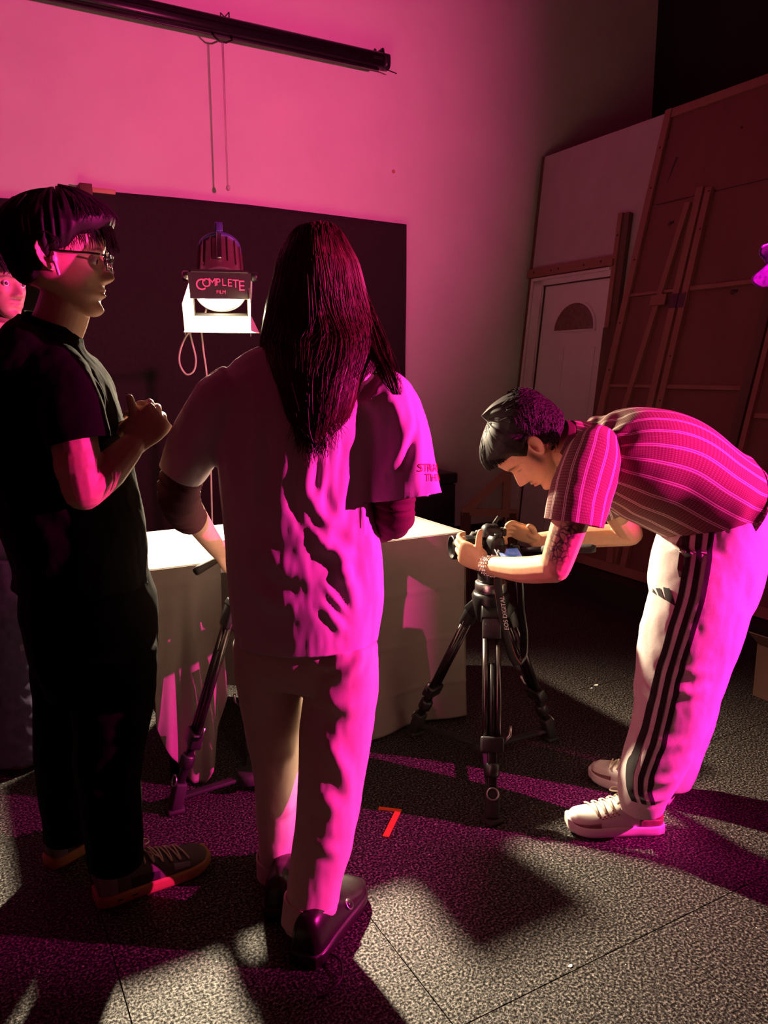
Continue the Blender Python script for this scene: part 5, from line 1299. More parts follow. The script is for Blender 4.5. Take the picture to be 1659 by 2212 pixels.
    # long lock over the right shoulder
    for k in range(260):
        n = 14; t = np.linspace(0, 1, n); a = r_.normal(0, 1); b2 = r_.normal(0, 1)
        P0 = np.array((0.853, 1.654, 1.572)); P1 = np.array((0.852, 1.575, 1.469)); P2 = np.array((0.854, 1.522, 1.406)); P3 = np.array((0.872, 1.500, 1.348))
        base_ = crom(np.array([P0, P1, P2, P3]), t)
        w = np.interp(t, [0, .4, .8, 1], [.010, .014, .010, .003])
        paths.append(base_ + np.outer(w*a*0.8, RV) + np.outer(np.abs(w*b2)*-0.4, AV) + np.outer(.004*np.sin(t*9+k), RV))
    for k in range(900):                    # looser locks down the back
        u = r_.uniform(0.02, 0.48); v0 = r_.uniform(0.15, 0.72); n = 16; vs = np.linspace(v0, min(1.0, r_.uniform(0.80, 1.05)), n)
        us = u + 0.030*np.sin(vs*10+u*23)*(vs-v0) + r_.normal(0, .03)*(vs-v0)
        q = hair.eval(us, vs); c = hair.frame(vs)[0]; dd = q-c; dd /= np.linalg.norm(dd, axis=1)[:, None]
        paths.append(q + dd*np.reshape(0.003 + 0.010*r_.random()*np.sin(np.linspace(0, 3.1, n)), (-1, 1)))
    for k in range(240):                    # uneven ends
        u = r_.uniform(0.12, 0.38); v = r_.uniform(0.86, 1.0); q0 = hair.eval(np.array([u]), np.array([v]))[0] - AV*0.004
        n = 8; t = np.linspace(0, 1, n); L_ = r_.uniform(.02, .06)
        paths.append(q0 + np.outer(t, -ZV*L_ + RV*r_.normal(0, .010)) + np.outer(.003*np.sin(t*5+k), RV))
    part('hair_strands', strands(paths, 0.0010, 0.0004), 'hair_brown', hp)
    return b
woman()

# ================================================================== the man in black on the left
def man_black():
    base = (0.193, 2.069, 0.021); base = (base[0], base[1], 0.0)
    fwd = RV*0.985 + AV*0.17; ax = frame_of(fwd, ZV)
    ch = np.array((0.337, 1.965, 1.521)); ho = ch - fwd*0.091
    hs = 1.09
    def HX(vf): return xf((vf[0]*hs, vf[1]), ho, ax)
    H = [HX(head_mesh(nose=0.86))] + [HX(ear_mesh(s)) for s in (-1, 1)]
    neck = Loft([((0.217, 2.044, 1.445), .070, .07), ((0.233, 2.035, 1.489), .062, .062), ((0.251, 2.019, 1.532), .060, .060), ((0.269, 2.003, 1.595), .058, .058)], RV).grid(28, 12)[:2]
    core = Loft([((0.256, 2.033, 0.878), .10, .11), ((0.236, 2.033, 1.060), .11, .12), ((0.216, 2.033, 1.234), .11, .14), ((0.216, 2.033, 1.380), .09, .14), ((0.221, 2.030, 1.445), .06, .08)], RV).grid(24, 16)[:2]
    arm = [capsule([(0.221, 1.898, 1.350), (0.229, 1.825, 1.270), (0.241, 1.801, 1.140)], [.045, .052, .046]), capsule([(0.242, 1.801, 1.138), (0.300, 1.820, 1.179), (0.362, 1.848, 1.232)], [.044, .043, .029]), ellipsoid((0.235, 1.810, 1.199), (.052, .052, .07))]
    arm2 = [capsule([(0.233, 2.195, 1.378), (0.271, 2.208, 1.243), (0.308, 2.188, 1.144)], [.05, .046, .042]), capsule([(0.308, 2.188, 1.144), (0.346, 2.075, 1.202), (0.371, 1.958, 1.257)], [.042, .038, .027])]
    f = RV*0.62 + ZV*0.70 + AV*0.25; f /= np.linalg.norm(f)
    pn = AV*0.85 - RV*0.45 + ZV*0.1
    hax = frame_of(f, -pn); ts = 1 if hax[0][2] - hax[0]@RV*0.3 > 0 else -1
    HN = [xf(v, np.array((0.363, 1.848, 1.229)), hax) for v in hand_parts([(70, 95, 60), (75, 95, 60), (80, 95, 60), (82, 92, 60)], [(0.022, 0.03, -0.004), (0.040, 0.050, -0.004), (0.060, 0.066, -0.002), (0.080, 0.078, 0.002)], ts, spread=0.0, scale=1.0)]
    f2 = RV*0.75 + ZV*0.25 - AV*0.5; f2 /= np.linalg.norm(f2)
    HF_ = [xf(v, np.array((0.369, 1.959, 1.256)), frame_of(f2, RV*0.6-ZV*0.5)) for v in hand_parts([(60, 80, 50)]*4, THUMB_REST, -1, spread=0.0)]
    b = body('person', H + [neck, core] + arm + arm2 + HN + HF_, base, 0.0028, (0.55, 0.33, 0.23), 'man in black t-shirt and glasses standing in profile with hands clasped', heads=[(ho, ax*1.0/hs, {'moustache': 0.15})])
    eyes(b, ho, ax*hs, (0, 1, -0.25))
    # ---- t-shirt
    torso = Loft([((0.254, 2.023, 0.859), .165, .165), ((0.255, 2.022, 0.917), .158, .165), ((0.245, 2.017, 1.015), .166, .168), ((0.226, 2.027, 1.120), .170, .175), ((0.214, 2.034, 1.234), .166, .188), ((0.209, 2.037, 1.335), .152, .190), ((0.207, 2.038, 1.412), .128, .178), ((0.212, 2.035, 1.461), .098, .130), ((0.223, 2.035, 1.497), .078, .085), ((0.232, 2.030, 1.523), .066, .066)], RV).grid(56, 60)[:2]
    sl = Loft([((0.209, 1.945, 1.412), .070, .06), ((0.216, 1.873, 1.371), .078, .062), ((0.228, 1.820, 1.311), .076, .066), ((0.237, 1.803, 1.256), .072, .068), ((0.239, 1.802, 1.233), .071, .068)], RV).grid(36, 24)[:2]
    sl2 = Loft([((0.232, 2.162, 1.402), .07, .06), ((0.273, 2.207, 1.280), .07, .065), ((0.287, 2.211, 1.218), .068, .064)], RV).grid(30, 14)[:2]
    fo = [([(0.308, 1.844, 1.401), (0.290, 1.831, 1.299), (0.299, 1.849, 1.234)], .012, .008), ([(0.334, 1.875, 1.317), (0.308, 1.844, 1.234), (0.317, 1.839, 1.149)], .014, .009), ([(0.360, 1.861, 1.099), (0.315, 1.795, 1.069), (0.294, 1.806, 1.026)], .014, .008),
          ([(0.366, 1.857, 1.020), (0.335, 1.818, 0.986), (0.339, 1.827, 0.945)], .010, .008), ([(0.163, 1.880, 1.133), (0.212, 1.840, 1.071), (0.285, 1.811, 1.037)], .02, .006), ([(0.149, 1.910, 1.299), (0.159, 1.881, 1.217), (0.180, 1.858, 1.135)], .018, .007)]
    sh = garment([torso, sl, sl2], 0.0062, folds=fo, noise=[(.005, (.08, .08, .14), 6.0), (.0015, (.03, .03, .05), 2.0)], sm=6,
        cuts=[((0.255, 2.023, 0.871), (0, 0, -1), 0.32), ((0.239, 1.802, 1.244), np.array((0.239, 1.802, 1.233))-np.array((0.228, 1.820, 1.311)), 0.11), ((0.231, 2.030, 1.513), (0.25, -0.1, 1), 0.12)])
    ts_ = solid(part('t_shirt', sh, 'black_cotton', b), 0.003)
    nk = Loft([((0.227, 2.033, 1.503), .072, .074), ((0.232, 2.030, 1.518), .068, .069)], RV)
    solid(part('collar', nk.grid(48, 5, cap=False)[:2], 'black_cotton', ts_), 0.004)
    # ---- trousers
    hips = Loft([((0.256, 2.034, 0.903), .150, .16), ((0.264, 2.029, 0.829), .168, .165), ((0.270, 2.026, 0.755), .165, .165), ((0.269, 2.026, 0.654), .150, .16), ((0.259, 2.032, 0.577), .11, .14)], RV).grid(48, 20)[:2]
    lN = Loft([((0.292, 1.933, 0.718), .115, .11), ((0.295, 1.932, 0.632), .108, .11), ((0.286, 1.936, 0.532), .098, .10), ((0.273, 1.944, 0.417), .084, .09), ((0.273, 1.944, 0.340), .074, .08), ((0.273, 1.944, 0.234), .072, .076), ((0.273, 1.944, 0.140), .068, .074), ((0.273, 1.944, 0.106), .068, .074)], RV).grid(40, 40)[:2]
    lF = Loft([((0.228, 2.141, 0.662), .10, .10), ((0.211, 2.162, 0.524), .090, .10), ((0.196, 2.182, 0.382), .084, .09), ((0.188, 2.209, 0.230), .074, .08), ((0.190, 2.219, 0.092), .066, .072), ((0.190, 2.219, 0.059), .066, .072)], RV).grid(40, 34)[:2]
    pnm = garment([hips, lN, lF], 0.0068, folds=[([(0.406, 1.881, 0.835), (0.388, 1.845, 0.765), (0.361, 1.815, 0.697)], .012, .008), ([(0.291, 1.819, 0.591), (0.333, 1.830, 0.541)], .02, .008), ([(0.246, 1.867, 0.436), (0.308, 1.856, 0.387)], .018, .008), ([(0.232, 1.875, 0.272), (0.300, 1.860, 0.247)], .016, .008)], noise=[(.006, (.09, .09, .13), 8.2)], sm=5,
        cuts=[((0.273, 1.944, 0.124), (0, 0, -1), 0.13), ((0.190, 2.219, 0.074), (0, 0, -1), 0.12)])
    solid(part('trousers', pnm, 'black_pants', b), 0.003)
    # ---- sneakers
    sm_ = ('shoe_grey', 'gum_sole', 'lace_cream')
    tr = [('toe_overlay', 'shoe_grey_light', (-0.10, -0.03, 0.62, 0.74)), ('heel_counter', 'shoe_grey_light', (-0.16, 0.06, 0.02, 0.20)), ('side_swoosh', 'black_rubber', (-0.055, 0.0, 0.30, 0.52))]
    U, T, up, So = shoe(b, (0.222, 1.973, 0.000), (0.530, 2.004, -0.000), sm_, trims=tr)
    part('air_window', T(box((0.0415, 0.045, 0.014), (0.0475, 0.10, 0.021), 0.002)), 'black_gloss', So)
    shoe(b, (0.129, 2.199, -0.000), (0.351, 2.316, 0.000), sm_, trims=tr)
    # ---- hair
    def hl(T): return np.interp(np.abs(np.angle(np.exp(1j*(T-math.pi/2)))), [0, .5, .9, 1.15, 1.5, 1.8, 2.2, 2.6, 3.15], [.178, .172, .165, .140, .130, .105, .062, .052, .048])
    def tk(T, Z):
        a = np.abs(np.angle(np.exp(1j*(T-math.pi/2))))
        side = np.clip((Z-0.125)/0.05, 0, 1)
        return 0.006 + 0.024*side + 0.010*np.clip((0.9-a)/0.9, 0, 1)*side
    hc = part('hair', HX(hair_cap(hl, tk, 3, ridge=.004, rfreq=70, z0=.04)), 'hair_black', b)
    r_ = np.random.default_rng(8); paths = []
    for k in range(900):                    # fringe falling over the forehead and longer top
        x = r_.normal(0, .036); n = 10; t = np.linspace(0, 1, n)
        a0 = math.radians(r_.uniform(60, 120)); a1 = math.radians(r_.uniform(8, 30))
        al = a0 + (a1-a0)*t; R0 = 0.030
        ce = np.array([0, -0.004, 0.135]); lat = np.clip(1-(x/0.082)**2, 0.05, 1)**0.5
        y = ce[1] + (0.101+R0-0.004)*lat*np.cos(al) + 0.004*np.sin(t*7+k); z = ce[2] + (0.100+R0-0.002)*lat*np.sin(al) - 0.012*t*t
        paths.append(np.stack([np.full(n, x) + .008*t*math.sin(k), y, z], 1))
    for k in range(700):                    # sides and back, combed down
        T0 = r_.uniform(0.6, 5.7); n = 8; t = np.linspace(0, 1, n); z = .215 - (.215-max(hl(np.array([T0]))[0]+.01, .08))*t*r_.uniform(.5, 1)
        th_ = np.full(n, T0) + .1*t*math.sin(k)
        paths.append(head_base(th_, z, tk(th_, z) + .002 + .002*r_.random()))
    part('hair_strands', HX(strands(paths, .0010, .0005)), 'hair_black', hc)
    # ---- glasses and earbud
    gl = part('glasses', HX(join(*[tube([(s*0.032 + 0.024*math.cos(a), 0.104-0.004*abs(math.cos(a)), 0.118 + 0.018*math.sin(a)) for a in np.linspace(0, 2*math.pi, 24, endpoint=False)], 0.0013, 8, closed=True) for s in (-1, 1)], tube([(-0.009, 0.105, 0.123), (0, 0.109, 0.126), (0.009, 0.105, 0.123)], 0.0013, 8)), ), 'black_gloss', b)
    for s in (-1, 1):
        part('temple_arm', HX(tube([(s*0.056, 0.100, 0.126), (s*0.071, 0.080, 0.128), (s*0.079, 0.02, 0.130), (s*0.078, -0.008, 0.132), (s*0.076, -0.03, 0.118)], 0.0022, 8, sub=4)), 'black_gloss', gl)
        part('lens', HX(lathe([(0.0225, 0), (0.0225, 0.0008)], (s*0.032, 0.101, 0.118), (0, 1, 0), 24)), 'clear_glass', gl)
        part('nose_pad', HX(ellipsoid((s*0.010, 0.101, 0.113), (0.002, 0.003, 0.004))), 'steel_bright', gl)
    eb = part('earbud', HX(join(ellipsoid((0.0815, 0.006, 0.113), (0.007, 0.007, 0.008)), capsule([(0.084, 0.008, 0.108), (0.084, 0.014, 0.084)], [.0036, .0032], 10, 2))), 'shoe_white', b, label='white wireless earbud')
    return b
mat('clear_glass', (0.9, 0.9, 0.9), 0.02)
_n = MATS['clear_glass'].node_tree; _n.nodes['Principled BSDF'].inputs['Transmission Weight'].default_value = 1.0; _n.nodes['Principled BSDF'].inputs['IOR'].default_value = 1.05
man_black()

# ================================================================== the young man at the left edge
def man_edge():
    base = (0.041, 3.047, -0.039); base = (base[0], base[1], 0.0)
    fwd = RV*0.88 - AV*0.46 - ZV*0.05; fwd /= np.linalg.norm(fwd); ax = frame_of(fwd, ZV)
    ch = np.array((0.220, 2.867, 1.561)); ho = ch - fwd*0.089
    H = [xf(head_mesh(nose=1.1, lips=1.1, brow=1.2), ho, ax)] + [xf(ear_mesh(s), ho, ax) for s in (-1, 1)]
    neck = Loft([((0.142, 2.991, 1.418), .07, .07), ((0.154, 2.973, 1.495), .060, .06), ((0.164, 2.955, 1.571), .056, .058)], RV).grid(24, 10)[:2]
    core = Loft([((0.093, 3.041, 0.881), .13, .09), ((0.109, 3.032, 1.162), .14, .09), ((0.127, 3.022, 1.386), .14, .08), ((0.143, 3.002, 1.457), .08, .06)], RV).grid(24, 14)[:2]
    arms = []
    for sh_, el, wr, dn in (((0.251, 2.930, 1.355), (0.256, 2.927, 1.067), (0.229, 2.874, 0.847), -1), ((-0.006, 3.119, 1.354), (-0.068, 3.154, 1.062), (-0.081, 3.092, 0.839), 1)):
        arms += [capsule([sh_, np.array(sh_)*.5+np.array(el)*.5, el], [.048, .044, .040]), capsule([el, np.array(el)*.5+np.array(wr)*.5, wr], [.040, .036, .026])]
        arms += [xf(v, np.array(wr), frame_of(-ZV*0.97-AV*0.2, RV*-dn)) for v in hand_parts([(20, 30, 20)]*4, THUMB_REST, 1)]
    b = body('person', H + [neck, core] + arms, base, 0.0040, (0.38, 0.23, 0.17), 'dark-haired young man at the left edge, face turned towards the light', heads=[(ho, ax, {'moustache': 0.95, 'beard': 0.95})])
    eyes(b, ho, ax, (0.30, 1, -0.05), r=0.0108, dy=0.0045)
    torso = Loft([((0.100, 3.037, 0.872), .20, .13), ((0.109, 3.032, 1.081), .205, .13), ((0.111, 3.031, 1.275), .215, .125), ((0.117, 3.028, 1.402), .20, .105), ((0.136, 3.006, 1.465), .12, .08), ((0.149, 2.987, 1.498), .075, .065)], RV).grid(50, 40)[:2]
    arm = Loft([((0.254, 2.940, 1.418), .07, .075), ((0.276, 2.916, 1.308), .074, .08), ((0.273, 2.906, 1.165), .072, .078)], RV).grid(30, 16)[:2]
    arm2 = Loft([((0.033, 3.086, 1.402), .07, .075), ((-0.021, 3.122, 1.291), .074, .08), ((-0.049, 3.143, 1.144), .072, .078)], RV).grid(30, 16)[:2]
    solid(part('t_shirt', garment([torso, arm, arm2], 0.008, noise=[(.006, (.08, .08, .14), 1.0)], cuts=[((0.101, 3.036, 0.889), (0, 0, -1), 0.32)]), 'red_cotton', b), 0.003)
    hips = Loft([((0.105, 3.035, 0.931), .18, .12), ((0.092, 3.041, 0.779), .19, .13), ((0.081, 3.048, 0.641), .17, .12)], RV).grid(40, 14)[:2]
    l1 = Loft([((0.153, 2.962, 0.754), .11, .11), ((0.135, 2.960, 0.586), .108, .11), ((0.116, 2.960, 0.416), .105, .11), ((0.101, 2.945, 0.247), .102, .105), ((0.105, 2.920, 0.077), .10, .105), ((0.101, 2.910, 0.006), .10, .105)], RV).grid(36, 36)[:2]
    l2 = Loft([((0.017, 3.129, 0.735), .11, .11), ((-0.021, 3.162, 0.375), .105, .11), ((-0.046, 3.188, 0.072), .1, .105)], RV).grid(30, 20)[:2]
    jn = garment([hips, l1, l2], 0.008, noise=[(.006, (.05, .05, .06), 4.0)], folds=[([(0.064, 2.828, 0.197), (0.174, 2.767, 0.162)], .014, .012), ([(0.058, 2.832, 0.119), (0.169, 2.770, 0.093)], .014, .012)], cuts=[((0.102, 2.910, 0.009), (0, 0, -1), 0.16)])
    j = solid(part('jeans', jn, 'denim', b), 0.003)
    bj = bvh_of(jn)
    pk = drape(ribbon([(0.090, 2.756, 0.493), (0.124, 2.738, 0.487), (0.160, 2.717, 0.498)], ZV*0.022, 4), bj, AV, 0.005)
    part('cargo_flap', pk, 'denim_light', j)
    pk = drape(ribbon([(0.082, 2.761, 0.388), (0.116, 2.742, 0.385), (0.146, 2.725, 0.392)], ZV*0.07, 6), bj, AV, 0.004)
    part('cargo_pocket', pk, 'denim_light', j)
    shoe(b, (-0.018, 2.939, 0.000), (0.155, 2.854, 0.000), ('shoe_maroon', 'gum_sole', 'lace_cream'), laces=False)
    def hl(T): return np.interp(np.abs(np.angle(np.exp(1j*(T-math.pi/2)))), [0, .5, .9, 1.15, 1.5, 1.8, 2.2, 2.6, 3.15], [.180, .176, .168, .140, .125, .105, .062, .052, .048])
    hc = part('hair', xf(hair_cap(hl, lambda T, Z: 0.008+0.020*np.clip((Z-.12)/.06, 0, 1), 5, ridge=.005, rfreq=46, z0=.04), ho, ax), 'hair_black', b)
    r_ = np.random.default_rng(4); paths = []
    for k in range(420):                     # loose curls over the forehead
        T0 = math.pi/2 + r_.normal(0, .55); n = 10; t = np.linspace(0, 1, n); z = .222 - (.06+.02*r_.random())*t
        th_ = T0 + .10*np.sin(t*6+k)*t; paths.append(head_base(th_, z, .026-.012*t+.004*np.sin(t*8+k)))
    part('hair_strands', xf(strands(paths, .0013, .0006), ho, ax), 'hair_black', hc)
    return b
man_edge()

# ================================================================== the man bending over the photo camera
def stripe_material():
    m = bpy.data.materials.new('stripe_knit'); m.use_nodes = True; nt = m.node_tree; n = nt.nodes; l = nt.links
    b = n['Principled BSDF']; b.inputs['Roughness'].default_value = 0.92
    uv = n.new('ShaderNodeUVMap'); uv.uv_map = 'UVMap'
    sx = n.new('ShaderNodeSeparateXYZ'); l.new(uv.outputs[0], sx.inputs[0])
    def math_(op, a, c):
        q = n.new('ShaderNodeMath'); q.operation = op
        for i, v in enumerate((a, c)):
            if isinstance(v, (int, float)): q.inputs[i].default_value = v
            else: l.new(v, q.inputs[i])
        return q.outputs[0]
    fr = math_('FRACT', sx.outputs[0], 0)
    def line(c, w): return math_('LESS_THAN', math_('ABSOLUTE', math_('SUBTRACT', fr, c), 0), w)
    s1 = math_('MAXIMUM', line(0.44, 0.035), line(0.56, 0.035))
    fr6 = math_('FRACT', math_('MULTIPLY', sx.outputs[0], 9.0), 0)
    rib = math_('LESS_THAN', fr6, 0.5)
    dash = math_('LESS_THAN', math_('FRACT', math_('MULTIPLY', sx.outputs[1], 1.0), 0), 0.6)
    s2 = math_('MULTIPLY', math_('MULTIPLY', rib, dash), 0.22)
    fac = math_('MAXIMUM', math_('MULTIPLY', s1, 0.9), s2)
    mx = n.new('ShaderNodeMix'); mx.data_type = 'RGBA'
    mx.inputs['A'].default_value = (0.165, 0.055, 0.050, 1); mx.inputs['B'].default_value = (0.80, 0.66, 0.62, 1)
    l.new(fac, mx.inputs['Factor']); l.new(mx.outputs['Result'], b.inputs['Base Color'])
    bp = n.new('ShaderNodeBump'); bp.inputs['Strength'].default_value = 0.5; bp.inputs['Distance'].default_value = 0.0015
    l.new(fr6, bp.inputs['Height']); l.new(bp.outputs[0], b.inputs['Normal'])
    MATS['stripe_knit'] = m
stripe_material()
def man_bent():
    base = (1.799, 1.515, -0.017); base = (base[0], base[1], 0.0)
    fwd = -RV*0.50 - ZV*0.86 - AV*0.06; upv = -RV*0.86 + ZV*0.50 + AV*0.02
    ax = frame_of(fwd, upv); fwd = ax[1]; hs = 1.02
    ho = np.array((1.525, 1.725, 1.040)) - fwd*0.089*hs
    def HX(vf): return xf((vf[0]*hs, vf[1]), ho, ax)
    H = [HX(head_mesh(nose=0.95, lips=1.1))] + [HX(ear_mesh(s)) for s in (-1, 1)]
    neck = Loft([((1.634, 1.687, 1.180), .07, .068), ((1.581, 1.705, 1.185), .062, .062), ((1.534, 1.726, 1.181), .058, .058), ((1.501, 1.739, 1.188), .058, .06)], AV).grid(28, 12)[:2]
    core = Loft([((1.980, 1.505, 0.962), .13, .09), ((1.849, 1.578, 1.102), .13, .09), ((1.726, 1.647, 1.151), .15, .08), ((1.641, 1.695, 1.172), .10, .06)], AV).grid(24, 14)[:2]
    aN = [capsule([(1.533, 1.572, 1.169), (1.450, 1.538, 1.031), (1.405, 1.552, 0.876)], [.056, .052, .043]), capsule([(1.403, 1.553, 0.871), (1.406, 1.689, 0.833), (1.410, 1.881, 0.805)], [.042, .039, .026])]
    aF = [capsule([(1.800, 1.812, 1.079), (1.933, 1.852, 0.940), (2.036, 1.875, 0.842)], [.055, .048, .042]), capsule([(2.033, 1.877, 0.838), (1.914, 1.978, 0.822), (1.781, 2.075, 0.804)], [.042, .040, .027])]
    # near hand: palm against the lens, thumb up along it, fingers round the far side below
    f = -RV*0.72 + ZV*0.30 + AV*0.62; f /= np.linalg.norm(f)
    hax = frame_of(f, -AV*0.75 - RV*0.62 - ZV*0.1); ts = 1 if hax[0][2] > 0 else -1
    HN = [xf(v, np.array((1.411, 1.881, 0.805)), hax) for v in hand_parts([(22, 40, 30), (28, 45, 30), (34, 50, 32), (40, 52, 34)], [(0.020, 0.024, -0.004), (0.044, 0.040, -0.006), (0.072, 0.046, -0.006), (0.094, 0.046, -0.004)], ts, spread=0.03)]
    f2 = -RV*0.85 + ZV*0.45 - AV*0.25; f2 /= np.linalg.norm(f2)
    hax2 = frame_of(f2, AV*0.65 + ZV*0.5 + RV*0.25); ts2 = -1 if hax2[0][2] < 0 else 1
    HF_ = [xf(v, np.array((1.780, 2.075, 0.807)), hax2) for v in hand_parts([(8, 26, 18), (22, 34, 24), (30, 40, 26), (36, 42, 28)], [(0.022, 0.026, -0.004), (0.046, 0.046, -0.008), (0.064, 0.068, -0.014), (0.072, 0.088, -0.022)], ts2, spread=0.04)]
    ink = [((1.382, 1.513, 0.954), .050), ((1.400, 1.503, 0.979), .045), ((1.367, 1.521, 0.922), .040), ((1.385, 1.505, 0.917), .034)]
    b = body('person', H + [neck, core] + aN + aF + HN + HF_, base, 0.0028, (0.58, 0.33, 0.20), 'man in striped shirt bending forward over the photo camera', heads=[(ho, ax/hs, {'moustache': 0.7, 'sideburn': 1})], ink=ink)
    # ---- striped shirt: body and sleeves as wrapped panels with lengthwise stripes
    sec = [((2.025, 1.492, 1.000), .178, .150), ((1.990, 1.505, 1.015), .182, .158), ((1.931, 1.532, 1.049), .186, .166), ((1.842, 1.577, 1.106), .195, .176), ((1.751, 1.622, 1.136), .205, .165), ((1.673, 1.660, 1.153), .195, .132), ((1.618, 1.685, 1.171), .155, .096), ((1.577, 1.702, 1.195), .10, .068), ((1.555, 1.709, 1.205), .072, .058)]
    tl = Loft(sec, AV)
    def td(u, v, P):
        lowf = np.exp(-((u-0.25)/0.16)**2) + np.exp(-((u-0.75)/0.16)**2)
        return .006*fbm(np.stack([u*7, v*3.0, u*0+2], 1)) + .012*np.exp(-((v-.10)/.05)**2)*vnoise(np.stack([u*14, v*2, u*0], 1)) + .006*np.exp(-((v-.72)/.1)**2)*np.sin(u*60+v*30)
    P_, F_, UVc = tl.grid(180, 120, cap=False, disp=td)
    N = 22
    # twist the seam away: stripes counted round the body, dashes counted along it
    uvs = np.stack([UVc[:, 0]*N, UVc[:, 1]*90], 1)
    # unwrap the closing column so that stripes do not smear
    def close_uv(P, F, nu, nv):
        P2 = []; UV2 = []
        for j in range(nv):
            for i in range(nu+1): P2.append(P[j*nu+i % nu]); UV2.append((i/nu, j/(nv-1)))
        F2 = [(j*(nu+1)+i, j*(nu+1)+i+1, (j+1)*(nu+1)+i+1, (j+1)*(nu+1)+i) for j in range(nv-1) for i in range(nu)]
        return np.array(P2), F2, np.array(UV2)
    P2, F2, U2 = close_uv(P_, F_, 180, 120)
    shp = solid(part('shirt', (P2, F2), 'stripe_knit', b, uv=U2*np.array([N, 90])), 0.003)
    # hem band from the same surface
    def band_of(v0, v1, off, nu=180, nv=6):
        A, W_ = np.meshgrid(np.arange(nu)/nu, np.linspace(v0, v1, nv)); A = A.ravel(); W_ = W_.ravel()
        q = tl.eval(A, W_); c = tl.frame(W_)[0]; dd = q-c; dd /= np.linalg.norm(dd, axis=1)[:, None]
        return q + dd*(td(A, W_, q)+off)[:, None]
    P3, F3, U3 = close_uv(band_of(0.0, 0.045, 0.003), None, 180, 6)
    solid(part('hem_band', (P3, F3), 'stripe_knit', shp, uv=U3*np.array([44, 6])), 0.002)
    def sleeve(secs, sd, nm, n):
        L_ = Loft(secs, sd)
        Ps, Fs, _ = L_.grid(90, 50, cap=False, disp=lambda u, v, P: .004*fbm(np.stack([u*5, v*3, u*0+7], 1)))
        Pq, Fq, Uq = close_uv(Ps, Fs, 90, 50)
        return solid(part(nm, (Pq, Fq), 'stripe_knit', shp, uv=Uq*np.array([n, 40])), 0.003)
    sleeve([((1.586, 1.588, 1.199), .050, .060), ((1.533, 1.560, 1.170), .074, .066), ((1.478, 1.534, 1.106), .082, .070), ((1.443, 1.519, 1.048), .081, .070), ((1.430, 1.515, 0.999), .080, .070)], RV, 'sleeve', 13)
    sleeve([((1.741, 1.776, 1.138), .060, .060), ((1.845, 1.833, 1.028), .075, .07), ((1.902, 1.847, 0.951), .074, .068)], RV, 'sleeve', 13)
    cl = Loft([((1.563, 1.706, 1.199), .075, .060), ((1.544, 1.715, 1.205), .068, .056)], AV)
    solid(part('collar', cl.grid(50, 6, cap=False)[:2], 'maroon_knit', shp), 0.004)
    # ---- track trousers
    hips = Loft([((2.001, 1.494, 1.011), .140, .150), ((1.983, 1.492, 0.935), .155, .160), ((1.959, 1.494, 0.837), .165, .168), ((1.947, 1.501, 0.736), .155, .165), ((1.949, 1.511, 0.644), .12, .14)], RV).grid(50, 24)[:2]
    lN = Loft([((1.915, 1.462, 0.864), .150, .115), ((1.884, 1.456, 0.742), .148, .115), ((1.853, 1.461, 0.602), .144, .110), ((1.830, 1.463, 0.475), .128, .104), ((1.805, 1.466, 0.361), .113, .098), ((1.763, 1.478, 0.246), .094, .090), ((1.732, 1.484, 0.160), .078, .080), ((1.730, 1.485, 0.102), .066, .070), ((1.732, 1.483, 0.080), .060, .064)], RV).grid(44, 50)[:2]
    lF = Loft([((2.053, 1.556, 0.797), .14, .11), ((2.061, 1.575, 0.638), .125, .11), ((2.063, 1.596, 0.457), .108, .10), ((2.048, 1.605, 0.278), .098, .095), ((2.023, 1.607, 0.150), .085, .085), ((1.996, 1.600, 0.061), .072, .075), ((1.994, 1.595, 0.030), .066, .07)], RV).grid(40, 40)[:2]
    fo = [([(1.691, 1.460, 0.944), (1.712, 1.426, 0.895), (1.705, 1.453, 0.810)], .02, .012), ([(1.665, 1.452, 0.721), (1.696, 1.412, 0.700), (1.659, 1.456, 0.625)], .016, .010), ([(1.650, 1.460, 0.569), (1.704, 1.407, 0.556), (1.804, 1.363, 0.559)], .016, .008), ([(1.648, 1.462, 0.499), (1.708, 1.405, 0.486), (1.808, 1.361, 0.503)], .014, .008),
          ([(1.626, 1.463, 0.215), (1.669, 1.415, 0.212), (1.743, 1.397, 0.230)], .012, .012), ([(1.622, 1.465, 0.164), (1.680, 1.421, 0.162), (1.743, 1.409, 0.173)], .010, .010), ([(1.651, 1.460, 0.341), (1.694, 1.413, 0.330), (1.780, 1.388, 0.341)], .016, .006)]
    pn = garment([hips, lN, lF], 0.0065, folds=fo, noise=[(.0040, (.09, .09, .14), 5.5), (.0012, (.03, .03, .05), 7.7)], sm=5,
        cuts=[((1.730, 1.484, 0.089), (0, 0, -1), 0.12), ((1.994, 1.596, 0.039), (0, 0, -1), 0.10)])
    tr = solid(part('track_trousers', pn, 'grey_fleece', b), 0.003)
    bt = bvh_of(pn)
    mid3 = [(1.801, 1.371, 0.962), (1.788, 1.378, 0.877), (1.772, 1.387, 0.776), (1.750, 1.399, 0.668), (1.730, 1.410, 0.557), (1.717, 1.417, 0.459), (1.699, 1.427, 0.344), (1.675, 1.441, 0.242), (1.672, 1.443, 0.180), (1.681, 1.438, 0.147)]
    m3 = [np.array(p[:]) for p in smooth_path([Vector(p) for p in mid3], 8)]
    for off in (-0.027, 0.0, 0.027):
        V, F = ribbon([p + RV*off*np.interp(i, [0, len(m3)], [1.0, 0.9]) for i, p in enumerate(m3)], RV*0.0068, 3)
        dr_ = drape((V, F), bt, AV, 0.0022)
        part('side_stripe', dr_, 'stripe_black', tr)
